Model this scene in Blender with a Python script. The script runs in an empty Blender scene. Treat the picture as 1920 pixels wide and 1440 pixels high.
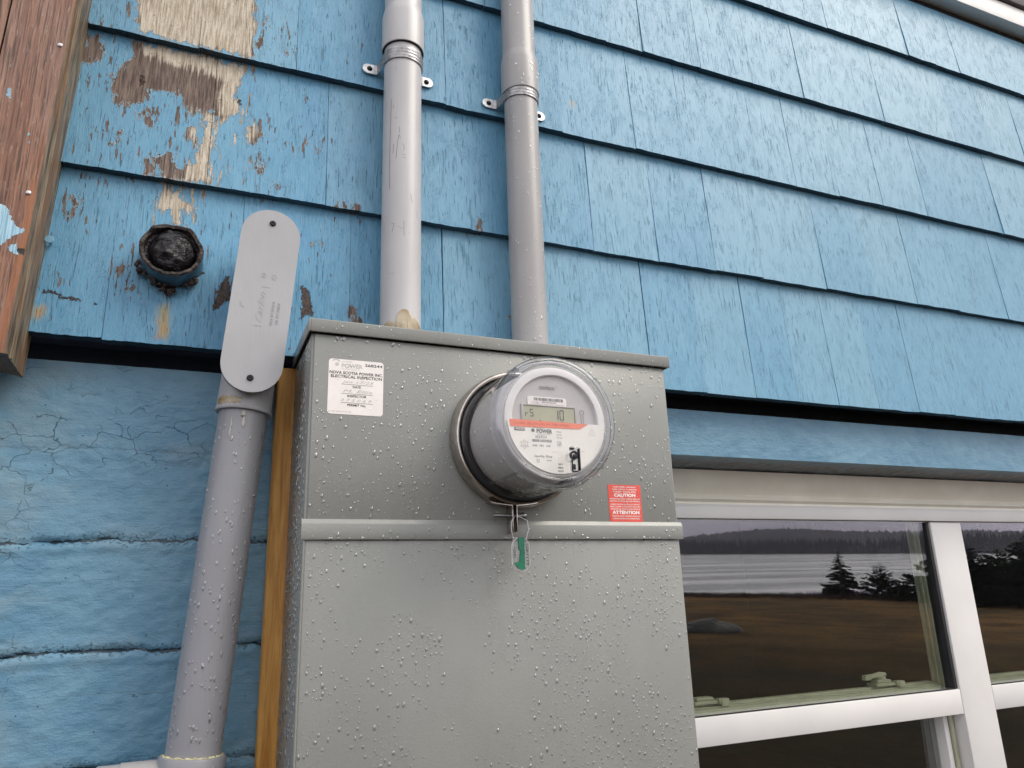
import bpy, bmesh, math, random
import numpy as np
from mathutils import Vector, Matrix
R = math.radians
rnd = random.Random(7)
col = bpy.context.scene.collection
sc = bpy.context.scene

# ------------------------------------------------------------------ camera, sky, sun, exposure
CAM = Vector((0, -1.06, 1.5))
cam = bpy.data.cameras.new('camera'); camo = bpy.data.objects.new('camera', cam); col.objects.link(camo)
cam.sensor_width = 36; cam.lens = 26.2457; cam.clip_start = 0.02; cam.clip_end = 5000
RX = Vector((0.92146773, -0.38719479, -0.03126374))     # camera right in the world
DN = Vector((0.07828398, 0.26392886, -0.96136007))      # camera down in the world
FW = Vector((0.38048501, 0.88341483, 0.27351308))       # camera forward in the world
m = Matrix((( RX.x, -DN.x, -FW.x), (RX.y, -DN.y, -FW.y), (RX.z, -DN.z, -FW.z))).to_4x4()
m.translation = CAM
camo.matrix_world = m
sc.camera = camo

SUN_EL, SUN_AZ = 46, 50          # elevation; azimuth from -y (in front of the wall) towards +x
w = bpy.data.worlds.new('World'); sc.world = w; w.use_nodes = True
nt = w.node_tree; nt.nodes.clear()
def wn(t, **k):
    n = nt.nodes.new(t)
    for a, b in k.items(): setattr(n, a, b)
    return n
vio = wn('ShaderNodeMix', data_type='RGBA', blend_type='MULTIPLY'); vio.inputs[0].default_value = 1
vr = wn('ShaderNodeValToRGB'); vr.color_ramp.elements[0].position = .0; vr.color_ramp.elements[0].color = (1.0, .84, 1.12, 1); vr.color_ramp.elements[1].position = .055; vr.color_ramp.elements[1].color = (1, 1, 1, 1)
sky = wn('ShaderNodeTexSky', sky_type='NISHITA', sun_disc=False)
sky.sun_elevation = R(SUN_EL); sky.sun_rotation = R(180 - SUN_AZ)
sky.altitude = 10; sky.air_density = 1.0; sky.dust_density = 3.0
tc = wn('ShaderNodeTexCoord'); mp = wn('ShaderNodeMapping'); mp.inputs['Scale'].default_value = (1.2, 1.2, 6)
cl = wn('ShaderNodeTexNoise'); cl.inputs['Scale'].default_value = 2.2; cl.inputs['Detail'].default_value = 6; cl.inputs['Roughness'].default_value = .55
cr = wn('ShaderNodeValToRGB')
cr.color_ramp.elements[0].position = .3; cr.color_ramp.elements[0].color = (6.0, 6.1, 6.6, 1)
cr.color_ramp.elements[1].position = .7; cr.color_ramp.elements[1].color = (11.1, 11.3, 11.3, 1)
sx = wn('ShaderNodeSeparateXYZ'); hz = wn('ShaderNodeMapRange')
hz.inputs['From Min'].default_value = .0; hz.inputs['From Max'].default_value = .35
hz.inputs['To Min'].default_value = 1.3; hz.inputs['To Max'].default_value = 1.15
mul = wn('ShaderNodeVectorMath', operation='SCALE')
mixw = wn('ShaderNodeMix', data_type='RGBA'); mixw.inputs[0].default_value = .88
bg = wn('ShaderNodeBackground'); bg.inputs['Strength'].default_value = .092
out = wn('ShaderNodeOutputWorld')
lk = nt.links.new
lk(tc.outputs['Generated'], mp.inputs['Vector']); lk(mp.outputs[0], cl.inputs['Vector']); lk(cl.outputs['Fac'], cr.inputs[0])
lk(tc.outputs['Generated'], sx.inputs[0]); lk(sx.outputs['Z'], hz.inputs['Value'])
lk(cr.outputs[0], mul.inputs[0]); lk(hz.outputs[0], mul.inputs['Scale'])
lk(sky.outputs[0], mixw.inputs[6]); lk(mul.outputs[0], vio.inputs[6]); lk(sx.outputs['Z'], vr.inputs[0]); lk(vr.outputs[0], vio.inputs[7]); lk(vio.outputs[2], mixw.inputs[7])
lk(mixw.outputs[2], bg.inputs['Color']); lk(bg.outputs[0], out.inputs['Surface'])

sl = bpy.data.lights.new('sun', 'SUN'); sl.energy = 1.45; sl.angle = R(34); sl.color = (1, .93, .82)
so = bpy.data.objects.new('sun', sl); col.objects.link(so)
sd = Vector((math.sin(R(SUN_AZ)) * math.cos(R(SUN_EL)), -math.cos(R(SUN_AZ)) * math.cos(R(SUN_EL)), math.sin(R(SUN_EL))))
so.rotation_euler = sd.to_track_quat('Z', 'Y').to_euler(); so.location = (3, -4, 5)

sc.view_settings.view_transform = 'Standard'; sc.view_settings.look = 'None'
sc.view_settings.exposure = 0.72; sc.view_settings.gamma = 1
sc.render.engine = 'CYCLES'
sc.cycles.max_bounces = 8; sc.cycles.transparent_max_bounces = 24; sc.cycles.diffuse_bounces = 3
sc.cycles.glossy_bounces = 4; sc.cycles.transmission_bounces = 8; sc.cycles.sample_clamp_indirect = 6

# ------------------------------------------------------------------ node helpers
class G:
    """short-hand for building one material"""
    def __init__(s, name):
        s.m = bpy.data.materials.new(name); s.m.use_nodes = True; s.t = s.m.node_tree; s.t.nodes.clear()
        s.out = s.n('ShaderNodeOutputMaterial'); s.tc = s.n('ShaderNodeTexCoord')
        s.P = s.tc.outputs['Object']
    def n(s, t, **k):
        x = s.t.nodes.new(t)
        for a, b in k.items(): setattr(x, a, b)
        return x
    def put(s, sock, v):
        if isinstance(v, bpy.types.NodeSocket): s.t.links.new(v, sock)
        elif isinstance(v, (tuple, list)) and len(v) == 3 and sock.type == 'RGBA': sock.default_value = (*v, 1)
        else: sock.default_value = v
    def mapv(s, scale, v=None, loc=(0, 0, 0)):
        x = s.n('ShaderNodeMapping'); s.put(x.inputs['Vector'], v or s.P); x.inputs['Scale'].default_value = scale; x.inputs['Location'].default_value = loc
        return x.outputs[0]
    def noise(s, scale, detail=4, rough=.55, v=None, loc=(0, 0, 0), dist=0):
        if not isinstance(scale, tuple): scale = (scale,) * 3
        x = s.n('ShaderNodeTexNoise'); s.put(x.inputs['Vector'], s.mapv(scale, v, loc)); x.inputs['Scale'].default_value = 1
        x.inputs['Detail'].default_value = detail; x.inputs['Roughness'].default_value = rough; x.inputs['Distortion'].default_value = dist
        return x.outputs['Fac']
    def vor(s, scale, feature='F1', v=None, rand=1):
        if not isinstance(scale, tuple): scale = (scale,) * 3
        x = s.n('ShaderNodeTexVoronoi', feature=feature); s.put(x.inputs['Vector'], s.mapv(scale, v)); x.inputs['Scale'].default_value = 1
        x.inputs['Randomness'].default_value = rand
        return x.outputs['Distance']
    def math(s, op, a, b=0., c=0.):
        x = s.n('ShaderNodeMath', operation=op); s.put(x.inputs[0], a); s.put(x.inputs[1], b); s.put(x.inputs[2], c)
        return x.outputs[0]
    def add(s, a, b): return s.math('ADD', a, b)
    def mul(s, a, b): return s.math('MULTIPLY', a, b)
    def sub(s, a, b): return s.math('SUBTRACT', a, b)
    def mx(s, a, b): return s.math('MAXIMUM', a, b)
    def ss(s, v, lo, hi, a=0., b=1.):
        x = s.n('ShaderNodeMapRange', interpolation_type='SMOOTHSTEP'); s.put(x.inputs['Value'], v)
        for k, q in zip(('From Min', 'From Max', 'To Min', 'To Max'), (lo, hi, a, b)): x.inputs[k].default_value = q
        return x.outputs[0]
    def mix(s, f, a, b, blend='MIX'):
        x = s.n('ShaderNodeMix', data_type='RGBA', blend_type=blend); s.put(x.inputs[0], f)
        s.put(x.inputs[6], a if not isinstance(a, tuple) else (*a, 1) if len(a) == 3 else a)
        s.put(x.inputs[7], b if not isinstance(b, tuple) else (*b, 1) if len(b) == 3 else b)
        return x.outputs[2]
    def attr(s, name):
        return s.n('ShaderNodeAttribute', attribute_name=name).outputs['Fac']
    def sep(s, v=None):
        x = s.n('ShaderNodeSeparateXYZ'); s.put(x.inputs[0], v or s.P); return x.outputs
    def bump(s, h, dist=.001, strength=1.):
        x = s.n('ShaderNodeBump'); s.put(x.inputs['Height'], h); x.inputs['Distance'].default_value = dist; x.inputs['Strength'].default_value = strength
        return x.outputs[0]
    def bsdf(s, color, rough=.5, metal=0., spec=.5, bump=None, trans=0., ior=1.5, coat=0., coatr=.1, **k):
        x = s.n('ShaderNodeBsdfPrincipled'); s.put(x.inputs['Base Color'], color); s.put(x.inputs['Roughness'], rough); s.put(x.inputs['Metallic'], metal)
        x.inputs['Specular IOR Level'].default_value = spec; x.inputs['IOR'].default_value = ior
        x.inputs['Transmission Weight'].default_value = trans; x.inputs['Coat Weight'].default_value = coat; x.inputs['Coat Roughness'].default_value = coatr
        if bump is not None: s.put(x.inputs['Normal'], bump)
        return x.outputs[0]
    def done(s, sh): s.put(s.out.inputs['Surface'], sh); return s.m

def plain(name, c, rough=.5, metal=0., spec=.5, var=.12, scale=60, bump=.0, bscale=300, coat=0.):
    g = G(name); nz = g.noise(scale, 4)
    dark = tuple(v * (1 - var) for v in c); light = tuple(min(1, v * (1 + var)) for v in c)
    c2 = g.mix(g.ss(nz, .3, .7), dark, light)
    b = g.bump(g.noise(bscale, 3), bump, 1) if bump else None
    return g.done(g.bsdf(c2, rough, metal, spec, b, coat=coat))

def clear(name, tint=(.97, .97, .97), edge=(.25, .27, .33), ior=1.45, rough=.02, power=2.5, gain=1.0, bump=None):
    """thin clear plastic or water: lets light through, mirrors by Fresnel, darker where seen edge-on"""
    g = G(name)
    ge = g.n('ShaderNodeNewGeometry'); dt = g.n('ShaderNodeVectorMath', operation='DOT_PRODUCT')
    g.put(dt.inputs[0], ge.outputs['Incoming']); g.put(dt.inputs[1], g.bump(g.noise(bump[0], 3), bump[1]) if bump else ge.outputs['Normal'])
    fac = g.sub(1., g.math('MINIMUM', g.math('ABSOLUTE', dt.outputs['Value']), 1.)); f0 = ((ior - 1) / (ior + 1)) ** 2
    frs = g.add(g.mul(g.math('POWER', fac, 5.), 1 - f0), f0)
    e = g.math('POWER', fac, power)
    tr = g.n('ShaderNodeBsdfTransparent'); g.put(tr.inputs['Color'], g.mix(e, tint, edge))
    gl = g.n('ShaderNodeBsdfGlossy'); gl.inputs['Roughness'].default_value = rough
    if bump: 
        nb = g.bump(g.noise(bump[0], 3), bump[1]); g.put(gl.inputs['Normal'], nb)
    ms = g.n('ShaderNodeMixShader'); g.put(ms.inputs[0], g.math('MINIMUM', g.mul(frs, gain), 1.)); g.put(ms.inputs[1], tr.outputs[0]); g.put(ms.inputs[2], gl.outputs[0])
    return g.done(ms.outputs[0])

# ------------------------------------------------------------------ numpy noise and signed distances
_rs = np.random.RandomState(3); _H = _rs.rand(256, 256)
def vn(x, y):
    xi = np.floor(x).astype(int); yi = np.floor(y).astype(int); fx = x - xi; fy = y - yi
    fx = fx * fx * (3 - 2 * fx); fy = fy * fy * (3 - 2 * fy)
    h = lambda a, b: _H[a & 255, b & 255]
    return (h(xi, yi) * (1 - fx) + h(xi + 1, yi) * fx) * (1 - fy) + (h(xi, yi + 1) * (1 - fx) + h(xi + 1, yi + 1) * fx) * fy
def fbm(x, y, o=4):
    s = 0; a = 1; t = 0
    for i in range(o): s = s + a * vn(x + 17.3 * i, y + 9.1 * i); t += a; a *= .5; x = x * 2.03; y = y * 2.03
    return s / t
def sdf(px, pz, polys):
    """signed distance, positive inside, largest over the polygons (mm polygons, metre points)"""
    best = np.full(px.shape, -.06)
    for poly in polys:
        q = np.array(poly, float) / 1000.; d = np.full(px.shape, 1e9); ins = np.zeros(px.shape, bool); n = len(q)
        for i in range(n):
            a = q[i]; b = q[(i + 1) % n]; e = b - a; wx = px - a[0]; wz = pz - a[1]
            t = np.clip((wx * e[0] + wz * e[1]) / (e @ e + 1e-12), 0, 1)
            d = np.minimum(d, np.hypot(wx - t * e[0], wz - t * e[1]))
            if abs(e[1]) > 1e-9:
                c = ((a[1] > pz) != (b[1] > pz)) & (px < e[0] * (pz - a[1]) / e[1] + a[0]); ins ^= c
        best = np.maximum(best, np.where(ins, d, -d))
    return best

# ------------------------------------------------------------------ object helpers
def tag(o, label=None, cat=None, group=None, kind=None):
    for k, v in (('label', label), ('category', cat), ('group', group), ('kind', kind)):
        if v: o[k] = v
    return o
def root_loc(o):
    v = Vector((0, 0, 0))
    while o is not None: v += o.location; o = o.parent
    return v
def thing(name, label, cat, loc, group=None):
    o = bpy.data.objects.new(name, None); col.objects.link(o); o.location = loc; o.empty_display_size = .05
    return tag(o, label, cat, group)
def link_mesh(name, me, mat, parent=None, label=None, kind=None, origin=None):
    """the mesh comes in world coordinates and is made local to its thing"""
    off = root_loc(parent) if parent else Vector(origin or (0, 0, 0))
    me.transform(Matrix.Translation(-off))
    o = bpy.data.objects.new(name, me); col.objects.link(o); o.parent = parent
    if not parent: o.location = off
    if mat: me.materials.append(mat)
    return tag(o, label=label, kind=kind)

class MB:
    def __init__(s): s.bm = bmesh.new()
    def box(s, x0, x1, y0, y1, z0, z1, bev=0., seg=2, rot=None):
        r = bmesh.ops.create_cube(s.bm, size=1)['verts']
        for v in r: v.co = Vector((x0 + (v.co.x + .5) * (x1 - x0), y0 + (v.co.y + .5) * (y1 - y0), z0 + (v.co.z + .5) * (z1 - z0)))
        if bev:
            ed = list({e for v in r for e in v.link_edges})
            r = bmesh.ops.bevel(s.bm, geom=ed, offset=bev, segments=seg, affect='EDGES', profile=.5)['verts']
        if rot is not None:
            M, c = rot
            for v in set(r): v.co = M @ (v.co - Vector(c)) + Vector(c)
        return s
    def prism(s, poly, y0, y1, bev=0., seg=2):
        """polygon in x,z pushed from y0 (front) to y1"""
        a = [s.bm.verts.new((x, y0, z)) for x, z in poly]; b = [s.bm.verts.new((x, y1, z)) for x, z in poly]
        f = s.bm.faces.new(a); g = s.bm.faces.new(b[::-1]); n = len(poly)
        for i in range(n): s.bm.faces.new((a[i], b[i], b[(i + 1) % n], a[(i + 1) % n]))
        if bev: bmesh.ops.bevel(s.bm, geom=list(f.edges), offset=bev, segments=seg, affect='EDGES', profile=.5)
        return s
    def lathe(s, prof, c, seg=64, axis='y', a0=0, a1=360):
        """profile of (radius, position along the axis) turned about an axis through c"""
        rings = []; full = abs(a1 - a0) >= 360; cnt = seg if full else seg + 1
        for r, t in prof:
            ring = []
            for i in range(cnt):
                a = R(a0 + (a1 - a0) * i / seg)
                if axis == 'y': co = (c[0] + r * math.cos(a), t, c[1] + r * math.sin(a))
                elif axis == 'z': co = (c[0] + r * math.cos(a), c[1] + r * math.sin(a), t)
                else: co = (t, c[0] + r * math.cos(a), c[1] + r * math.sin(a))
                ring.append(s.bm.verts.new(co))
            rings.append(ring)
        for p, q in zip(rings, rings[1:]):
            for i in range(seg):
                j = (i + 1) % cnt
                try: s.bm.faces.new((p[i], p[j], q[j], q[i]))
                except ValueError: pass
        return s
    def tube(s, path, r, seg=10, caps=True):
        P = [Vector(p) for p in path]; rings = []
        up = Vector((0, 1, .3)).normalized()
        for i, p in enumerate(P):
            d = (P[min(i + 1, len(P) - 1)] - P[max(i - 1, 0)]).normalized()
            u = d.cross(up)
            if u.length < 1e-3: u = d.cross(Vector((1, 0, 0)))
            u.normalize(); v = d.cross(u)
            rr = r[i] if isinstance(r, (list, tuple)) else r
            rings.append([s.bm.verts.new(p + rr * (math.cos(2 * math.pi * k / seg) * u + math.sin(2 * math.pi * k / seg) * v)) for k in range(seg)])
        for p, q in zip(rings, rings[1:]):
            for i in range(seg): s.bm.faces.new((p[i], p[(i + 1) % seg], q[(i + 1) % seg], q[i]))
        if caps: s.bm.faces.new(rings[0][::-1]); s.bm.faces.new(rings[-1])
        return s
    def sphere(s, c, r, sub=2, sq=(1, 1, 1)):
        vs = bmesh.ops.create_icosphere(s.bm, subdivisions=sub, radius=1)['verts']
        for v in vs: v.co = Vector((c[0] + v.co.x * r * sq[0], c[1] + v.co.y * r * sq[1], c[2] + v.co.z * r * sq[2]))
        return vs
    def stroke(s, pts, y, wd):
        """a pen line lying on a plane facing -y"""
        for (x0, z0), (x1, z1) in zip(pts, pts[1:]):
            d = Vector((x1 - x0, z1 - z0)); 
            if d.length < 1e-6: continue
            nrm = Vector((-d.y, d.x)).normalized() * wd / 2
            q = [(x0 + nrm.x, z0 + nrm.y), (x1 + nrm.x, z1 + nrm.y), (x1 - nrm.x, z1 - nrm.y), (x0 - nrm.x, z0 - nrm.y)]
            s.bm.faces.new([s.bm.verts.new((a, y, b)) for a, b in q])
        return s
    def text(s, body, x, z, y, h, width=None, align='L', bold=0., rot=0., shear=0., depth=0.):
        """lettering with cap height h, its base line starting at x, z on a plane facing -y"""
        cu = bpy.data.curves.new('t', 'FONT'); cu.body = body; cu.size = 1; cu.offset = bold; cu.shear = shear; cu.resolution_u = 3
        if depth: cu.extrude = 1
        ob = bpy.data.objects.new('t', cu); me = bpy.data.meshes.new_from_object(ob)
        co = np.array([v.co[:] for v in me.vertices]); 
        if len(co) == 0: return s
        w0 = co[:, 0].max() - co[:, 0].min(); x0 = co[:, 0].min(); k = h / .70
        kx = (width / w0) if width else k; W = w0 * kx
        off = {'L': 0, 'C': -W / 2, 'R': -W}[align]; ca, sa = math.cos(R(rot)), math.sin(R(rot))
        nv = []
        for vx, vy, vz in co:
            a = (vx - x0) * kx + off; b = vy * k
            nv.append(s.bm.verts.new((x + a * ca - b * sa, y - vz * depth, z + a * sa + b * ca)))
        for p in me.polygons:
            try: s.bm.faces.new([nv[i] for i in p.vertices])
            except ValueError: pass
        bpy.data.objects.remove(ob); bpy.data.curves.remove(cu); bpy.data.meshes.remove(me)
        return s
    def xf(s, M):
        bmesh.ops.transform(s.bm, matrix=M, verts=s.bm.verts); return s
    def build(s, name, mat, parent=None, label=None, kind=None, smooth=True, ang=35, origin=None, recalc=True):
        if recalc: bmesh.ops.recalc_face_normals(s.bm, faces=s.bm.faces)
        me = bpy.data.meshes.new(name); s.bm.to_mesh(me); s.bm.free()
        if smooth:
            me.polygons.foreach_set('use_smooth', [True] * len(me.polygons)); me.set_sharp_from_angle(angle=R(ang))
        return link_mesh(name, me, mat, parent, label, kind, origin)

def grid_mesh(name, X, Y, Z, mat, parent, attrs=None, smooth=True, label=None, kind=None, extra=None, origin=None):
    """rows x cols arrays of coordinates; extra = list of further (X,Y,Z,attrs) sheets joined into the same mesh"""
    V = []; F = []; A = {}; base = 0
    for (x, y, z, at) in [(X, Y, Z, attrs or {})] + (extra or []):
        r, c = x.shape; V.append(np.stack([x, y, z], -1).reshape(-1, 3))
        i = np.arange(r * c).reshape(r, c) + base
        F.append(np.stack([i[:-1, :-1], i[:-1, 1:], i[1:, 1:], i[1:, :-1]], -1).reshape(-1, 4)); base += r * c
        for k in (attrs or {}): A.setdefault(k, []).append(at[k].reshape(-1))
    V = np.concatenate(V); F = np.concatenate(F)
    me = bpy.data.meshes.new(name); me.vertices.add(len(V)); me.vertices.foreach_set('co', V.ravel())
    me.loops.add(F.size); me.loops.foreach_set('vertex_index', F.ravel()); me.polygons.add(len(F))
    me.polygons.foreach_set('loop_start', np.arange(0, F.size, 4)); me.polygons.foreach_set('loop_total', np.full(len(F), 4))
    me.update(calc_edges=True)
    for k, v in A.items():
        a = me.attributes.new(k, 'FLOAT', 'POINT'); a.data.foreach_set('value', np.concatenate(v))
    if smooth: me.polygons.foreach_set('use_smooth', [True] * len(F)); me.set_sharp_from_angle(angle=R(40))
    me.validate()
    return link_mesh(name, me, mat, parent, label, kind, origin)

# ------------------------------------------------------------------ materials
def mat_siding():
    g = G('painted shingle'); S = g.sep(); x, z = S['X'], S['Z']
    lo = g.noise((5, 5, 3), 3, loc=(3, 1, 2)); mid = g.noise((40, 40, 12), 5)
    blue = g.mix(g.ss(lo, .3, .7), (.090, .275, .450), (.135, .328, .485))
    blue = g.mix(g.ss(x, .1, 1.5, 0, .45), blue, (.185, .36, .455))  # sky sheen towards the right, painted in as a paler greyer blue
    blue = g.mix(g.ss(mid, .35, .75, 0, .35), blue, (.155, .37, .52))
    blue = g.mix(g.ss(g.attr('tone'), 0, 1, 0, .42), blue, (.07, .235, .38)); blue = g.mix(g.ss(g.attr('tone'), .25, 0, 0, .22), blue, (.27, .44, .52))
    # grain, cracked skin of old paint
    grain = g.noise((300, 300, 15), 5, .62); gr2 = g.noise((560, 560, 70), 3, .6, loc=(5, 5, 5))
    check = g.vor((330, 330, 130), 'DISTANCE_TO_EDGE')
    crk = g.mul(g.ss(check, .0, .05, 1, 0), g.ss(g.noise((60, 60, 30), 3, loc=(9, 0, 0)), .47, .62))
    fl = g.ss(g.noise((430, 430, 26), 3, .5, loc=(1, 7, 3)), .645, .71)
    fl2 = g.mul(g.ss(g.noise((330, 330, 13), 3, .5, loc=(4, 7, 3)), .60, .68), g.ss(g.noise((22, 22, 9), 3, loc=(6, 6, 6)), .45, .6))
    cracks = g.math('MINIMUM', g.add(g.add(g.mul(crk, .32), g.mul(fl, .9)), g.mul(fl2, .8)), 1.)
    blue = g.mix(g.mul(cracks, .62), blue, (.035, .095, .14))
    blue = g.mix(g.ss(gr2, .35, .75, 0, .28), blue, (.27, .42, .54)); blue = g.mix(g.ss(grain, .52, .70, 0, .45), blue, (.06, .17, .27))
    # dirty seams
    pn = g.add(g.mul(g.sub(g.noise((130, 130, 60), 5, .62, loc=(2, 2, 8)), .5), .034), g.mul(g.sub(g.noise((420, 420, 90), 3, loc=(2, 1, 8)), .5), .012))
    pn = g.add(pn, g.mul(g.sub(g.noise((48, 48, 30), 3, loc=(6, 1, 8)), .5), .022)); pa = g.attr('peel'); pv = g.add(pa, pn)
    peel = g.ss(pv, 0, .0009)
    # random slivers where paint has let go, mostly on the left
    slv = g.noise((150, 150, 24), 4, .6, loc=(7, 3, 1)); region = g.ss(x, .50, -.12, 0, .10)
    sp = g.ss(g.add(g.add(slv, region), g.mul(g.ss(pa, -.045, -.002, 0, 1), .075)), .755, .762)
    peel = g.mx(peel, sp)
    wn_ = g.noise((420, 420, 14), 5, .6); wl = g.noise((26, 26, 13), 5, .65)
    wood = g.mix(g.ss(wn_, .35, .65), (.085, .058, .05), (.22, .165, .135))
    tan = g.mix(g.ss(wn_, .35, .65), (.36, .295, .215), (.62, .55, .455))
    hz_ = g.attr('pale')
    wood = g.mix(g.ss(g.add(g.add(hz_, g.mul(g.sub(wl, .5), 1.6)), g.mul(g.sub(wn_, .5), 1.3)), .25, .75), wood, tan)
    mold = g.noise((500, 500, 300), 4, .7, loc=(4, 4, 4))
    wood = g.mix(g.ss(mold, .58, .68, 0, .75), wood, (.05, .035, .02))
    c = g.mix(peel, blue, wood)
    # pale rim round each peeled edge, painting in the highlight of lifted paint
    rim = g.mul(g.ss(pv, -.0022, 0, 0, 1), g.ss(pv, .0015, 0, 0, 1)); c = g.mix(g.mul(rim, .6), c, (.58, .62, .63))
    dk = g.ss(g.add(g.attr('dark'), g.mul(g.sub(g.noise((300, 300, 190), 4, .7), .5), .014)), 0, .001)
    c = g.mix(dk, c, g.mix(g.ss(mold, .4, .6), (.012, .01, .01), (.085, .045, .03)))
    c = g.mix(g.mul(g.attr('butt'), .86), c, (.016, .035, .052))  # shade beneath each course, put into the colour of the butts
    ru = g.ss(g.add(g.attr('rust'), g.mul(g.sub(g.noise((120, 120, 40), 4), .5), .02)), -.008, .006, 0, .85)
    c = g.mix(ru, c, g.mix(g.ss(grain, .4, .6), (.45, .20, .03), (.40, .36, .14)))
    h = g.add(g.mul(grain, .5), g.mul(gr2, .35)); h = g.add(h, g.mul(g.noise((900, 900, 500), 2), .2))
    h = g.sub(h, g.mul(cracks, .9)); h = g.sub(h, g.mul(peel, 2.0)); h = g.add(h, g.mul(rim, .9)); h = g.sub(h, g.mul(dk, 2.5))
    ro = g.mix(peel, (.40, .40, .40), (.8, .8, .8))
    return g.done(g.bsdf(c, g.sep(ro)['X'], 0, .36, g.bump(h, .0011, .85)))

def mat_block():
    g = G('painted block wall'); S = g.sep(); x, z = S['X'], S['Z']
    lo = g.noise((7, 7, 7), 4); fine = g.noise((120, 120, 200), 5, .65); f2 = g.noise((420, 420, 600), 3, .6); brush = g.noise((24, 24, 210), 4, .6, dist=.6)
    c = g.mix(g.ss(lo, .3, .7), (.098, .238, .362), (.148, .305, .425))
    c = g.mix(g.ss(g.noise((30, 30, 44), 5, .65, loc=(4, 4, 7)), .4, .7, 0, .35), c, (.20, .36, .46))
    jd, jw = g.attr('joint'), g.attr('jointw')
    # grey weathering at the left and along the joints
    st = g.mul(g.ss(g.noise((13, 13, 22), 5, .62, loc=(4, 4, 4)), .42, .62), g.mx(g.ss(x, -.10, -.22), g.mul(g.ss(g.math('ABSOLUTE', jd), .028, .004), .7)))
    c = g.mix(g.mul(st, .42), c, (.24, .32, .35))
    wv = g.n('ShaderNodeVectorMath', operation='ADD'); g.put(wv.inputs[0], g.P)
    nz = g.n('ShaderNodeTexNoise'); g.put(nz.inputs['Vector'], g.mapv((34, 34, 34))); nz.inputs['Scale'].default_value = 1; nz.inputs['Detail'].default_value = 6
    sc_ = g.n('ShaderNodeVectorMath', operation='SCALE'); g.put(sc_.inputs[0], nz.outputs['Color']); sc_.inputs['Scale'].default_value = .040; g.put(wv.inputs[1], sc_.outputs[0])
    ed = g.vor((20, 20, 30), 'DISTANCE_TO_EDGE', v=wv.outputs[0])
    up = g.mx(g.mul(g.ss(z, 1.66, 1.71), g.ss(z, 1.80, 1.76)), g.ss(x, -.15, -.22)); up = g.mul(up, g.ss(x, .35, .2))
    crk = g.mul(g.mul(g.ss(ed, .0, .011, .9, 0), g.ss(g.noise((13, 13, 22), 4, .6, loc=(1, 6, 2)), .44, .54)), up)
    crk = g.mx(crk, g.mul(g.ss(ed, .0, .009, .8, 0), g.ss(g.noise((17, 17, 28), 4, .6, loc=(5, 1, 2)), .62, .66)))
    pit = g.mul(g.ss(g.vor((95, 95, 110)), .0, .12, 1, 0), g.ss(g.noise(38, 2, loc=(3, 0, 0)), .56, .60))
    # the open line in each joint
    wob = g.mul(g.sub(g.noise((120, 120, 10), 5, .7, loc=(9, 9, 9)), .5), .010)
    wid = g.mul(g.ss(g.noise((26, 26, 3), 4, .6, loc=(3, 8, 1)), .34, .62), .0021)
    line = g.mul(g.math('LESS_THAN', g.math('ABSOLUTE', g.add(jd, wob)), wid), g.ss(jw, .2, .6, .25, 1))
    crumb = g.mul(g.mul(g.ss(g.math('ABSOLUTE', g.sub(jd, .001)), .011, .002), g.ss(g.noise((230, 230, 330), 4, .7), .55, .62)), jw)
    dkk = g.mx(g.mx(g.mul(crk, .62), pit), g.mx(line, g.mul(crumb, .55)))
    c = g.mix(g.mul(g.attr('under'), g.ss(g.noise((60, 60, 60), 4, .6), .3, .55, .35, .9)), c, (.085, .072, .062))  # brown-grey patches, with the recess shade painted into the lintel underside
    c = g.mix(g.mul(dkk, .93), c, (.016, .03, .042))
    h = g.add(g.mul(fine, .8), g.mul(f2, .30)); h = g.add(h, g.mul(brush, .35)); h = g.sub(h, g.mul(dkk, 1.8)); h = g.add(h, g.mul(g.noise((44, 44, 80), 4), .6))
    return g.done(g.bsdf(c, .36, 0, .5, g.bump(h, .0014, .9)))

def mat_board():
    g = G('weathered board'); S = g.sep()
    v1 = g.noise((110, 40, 5), 5, .62, dist=.6); v2 = g.noise((420, 160, 14), 4, .6); lo = g.noise((14, 14, 3), 4)
    c = g.mix(g.ss(v1, .3, .7), (.16, .060, .034), (.31, .150, .09)); c = g.mix(g.ss(lo, .45, .7, 0, .6), c, (.32, .21, .17))
    c = g.mix(g.ss(v2, .48, .62, 0, .85), c, (.050, .026, .016)); c = g.mix(g.ss(g.noise((300, 200, 40), 4, .7, loc=(6, 1, 1)), .56, .66, 0, .5), c, (.42, .30, .25))
    c = g.mix(g.ss(g.add(g.attr('edge'), g.mul(g.sub(v1, .5), 2.2)), .6, 1.0, 0, .75), c, (.30, .10, .03))
    side = g.mix(g.ss(v2, .35, .65), (.06, .042, .028), (.26, .20, .13))
    side = g.mix(g.ss(v1, .5, .65, 0, .7), side, (.20, .085, .03))
    c = g.mix(g.attr('side'), c, side)
    sk = g.noise((90, 60, 22), 5, .65, loc=(3, 3, 3))
    pt = g.ss(g.add(g.attr('paint'), g.mul(g.sub(g.noise((220, 120, 160), 4), .5), .012)), 0, .0008)
    pt = g.mx(pt, g.mul(g.ss(sk, .70, .71), g.sub(1., g.attr('side'))))
    c = g.mix(pt, c, g.mix(g.ss(v2, .4, .6), (.22, .42, .56), (.42, .62, .72)))
    dk = g.ss(g.add(g.attr('hole'), g.mul(g.sub(v2, .5), .006)), 0, .001); c = g.mix(dk, c, (.006, .005, .005))
    h = g.add(g.mul(v1, .7), v2); h = g.add(h, g.mul(pt, .5)); h = g.sub(h, g.mul(dk, 3))
    return g.done(g.bsdf(c, .55, 0, .5, g.bump(h, .0016, .9)))

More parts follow.
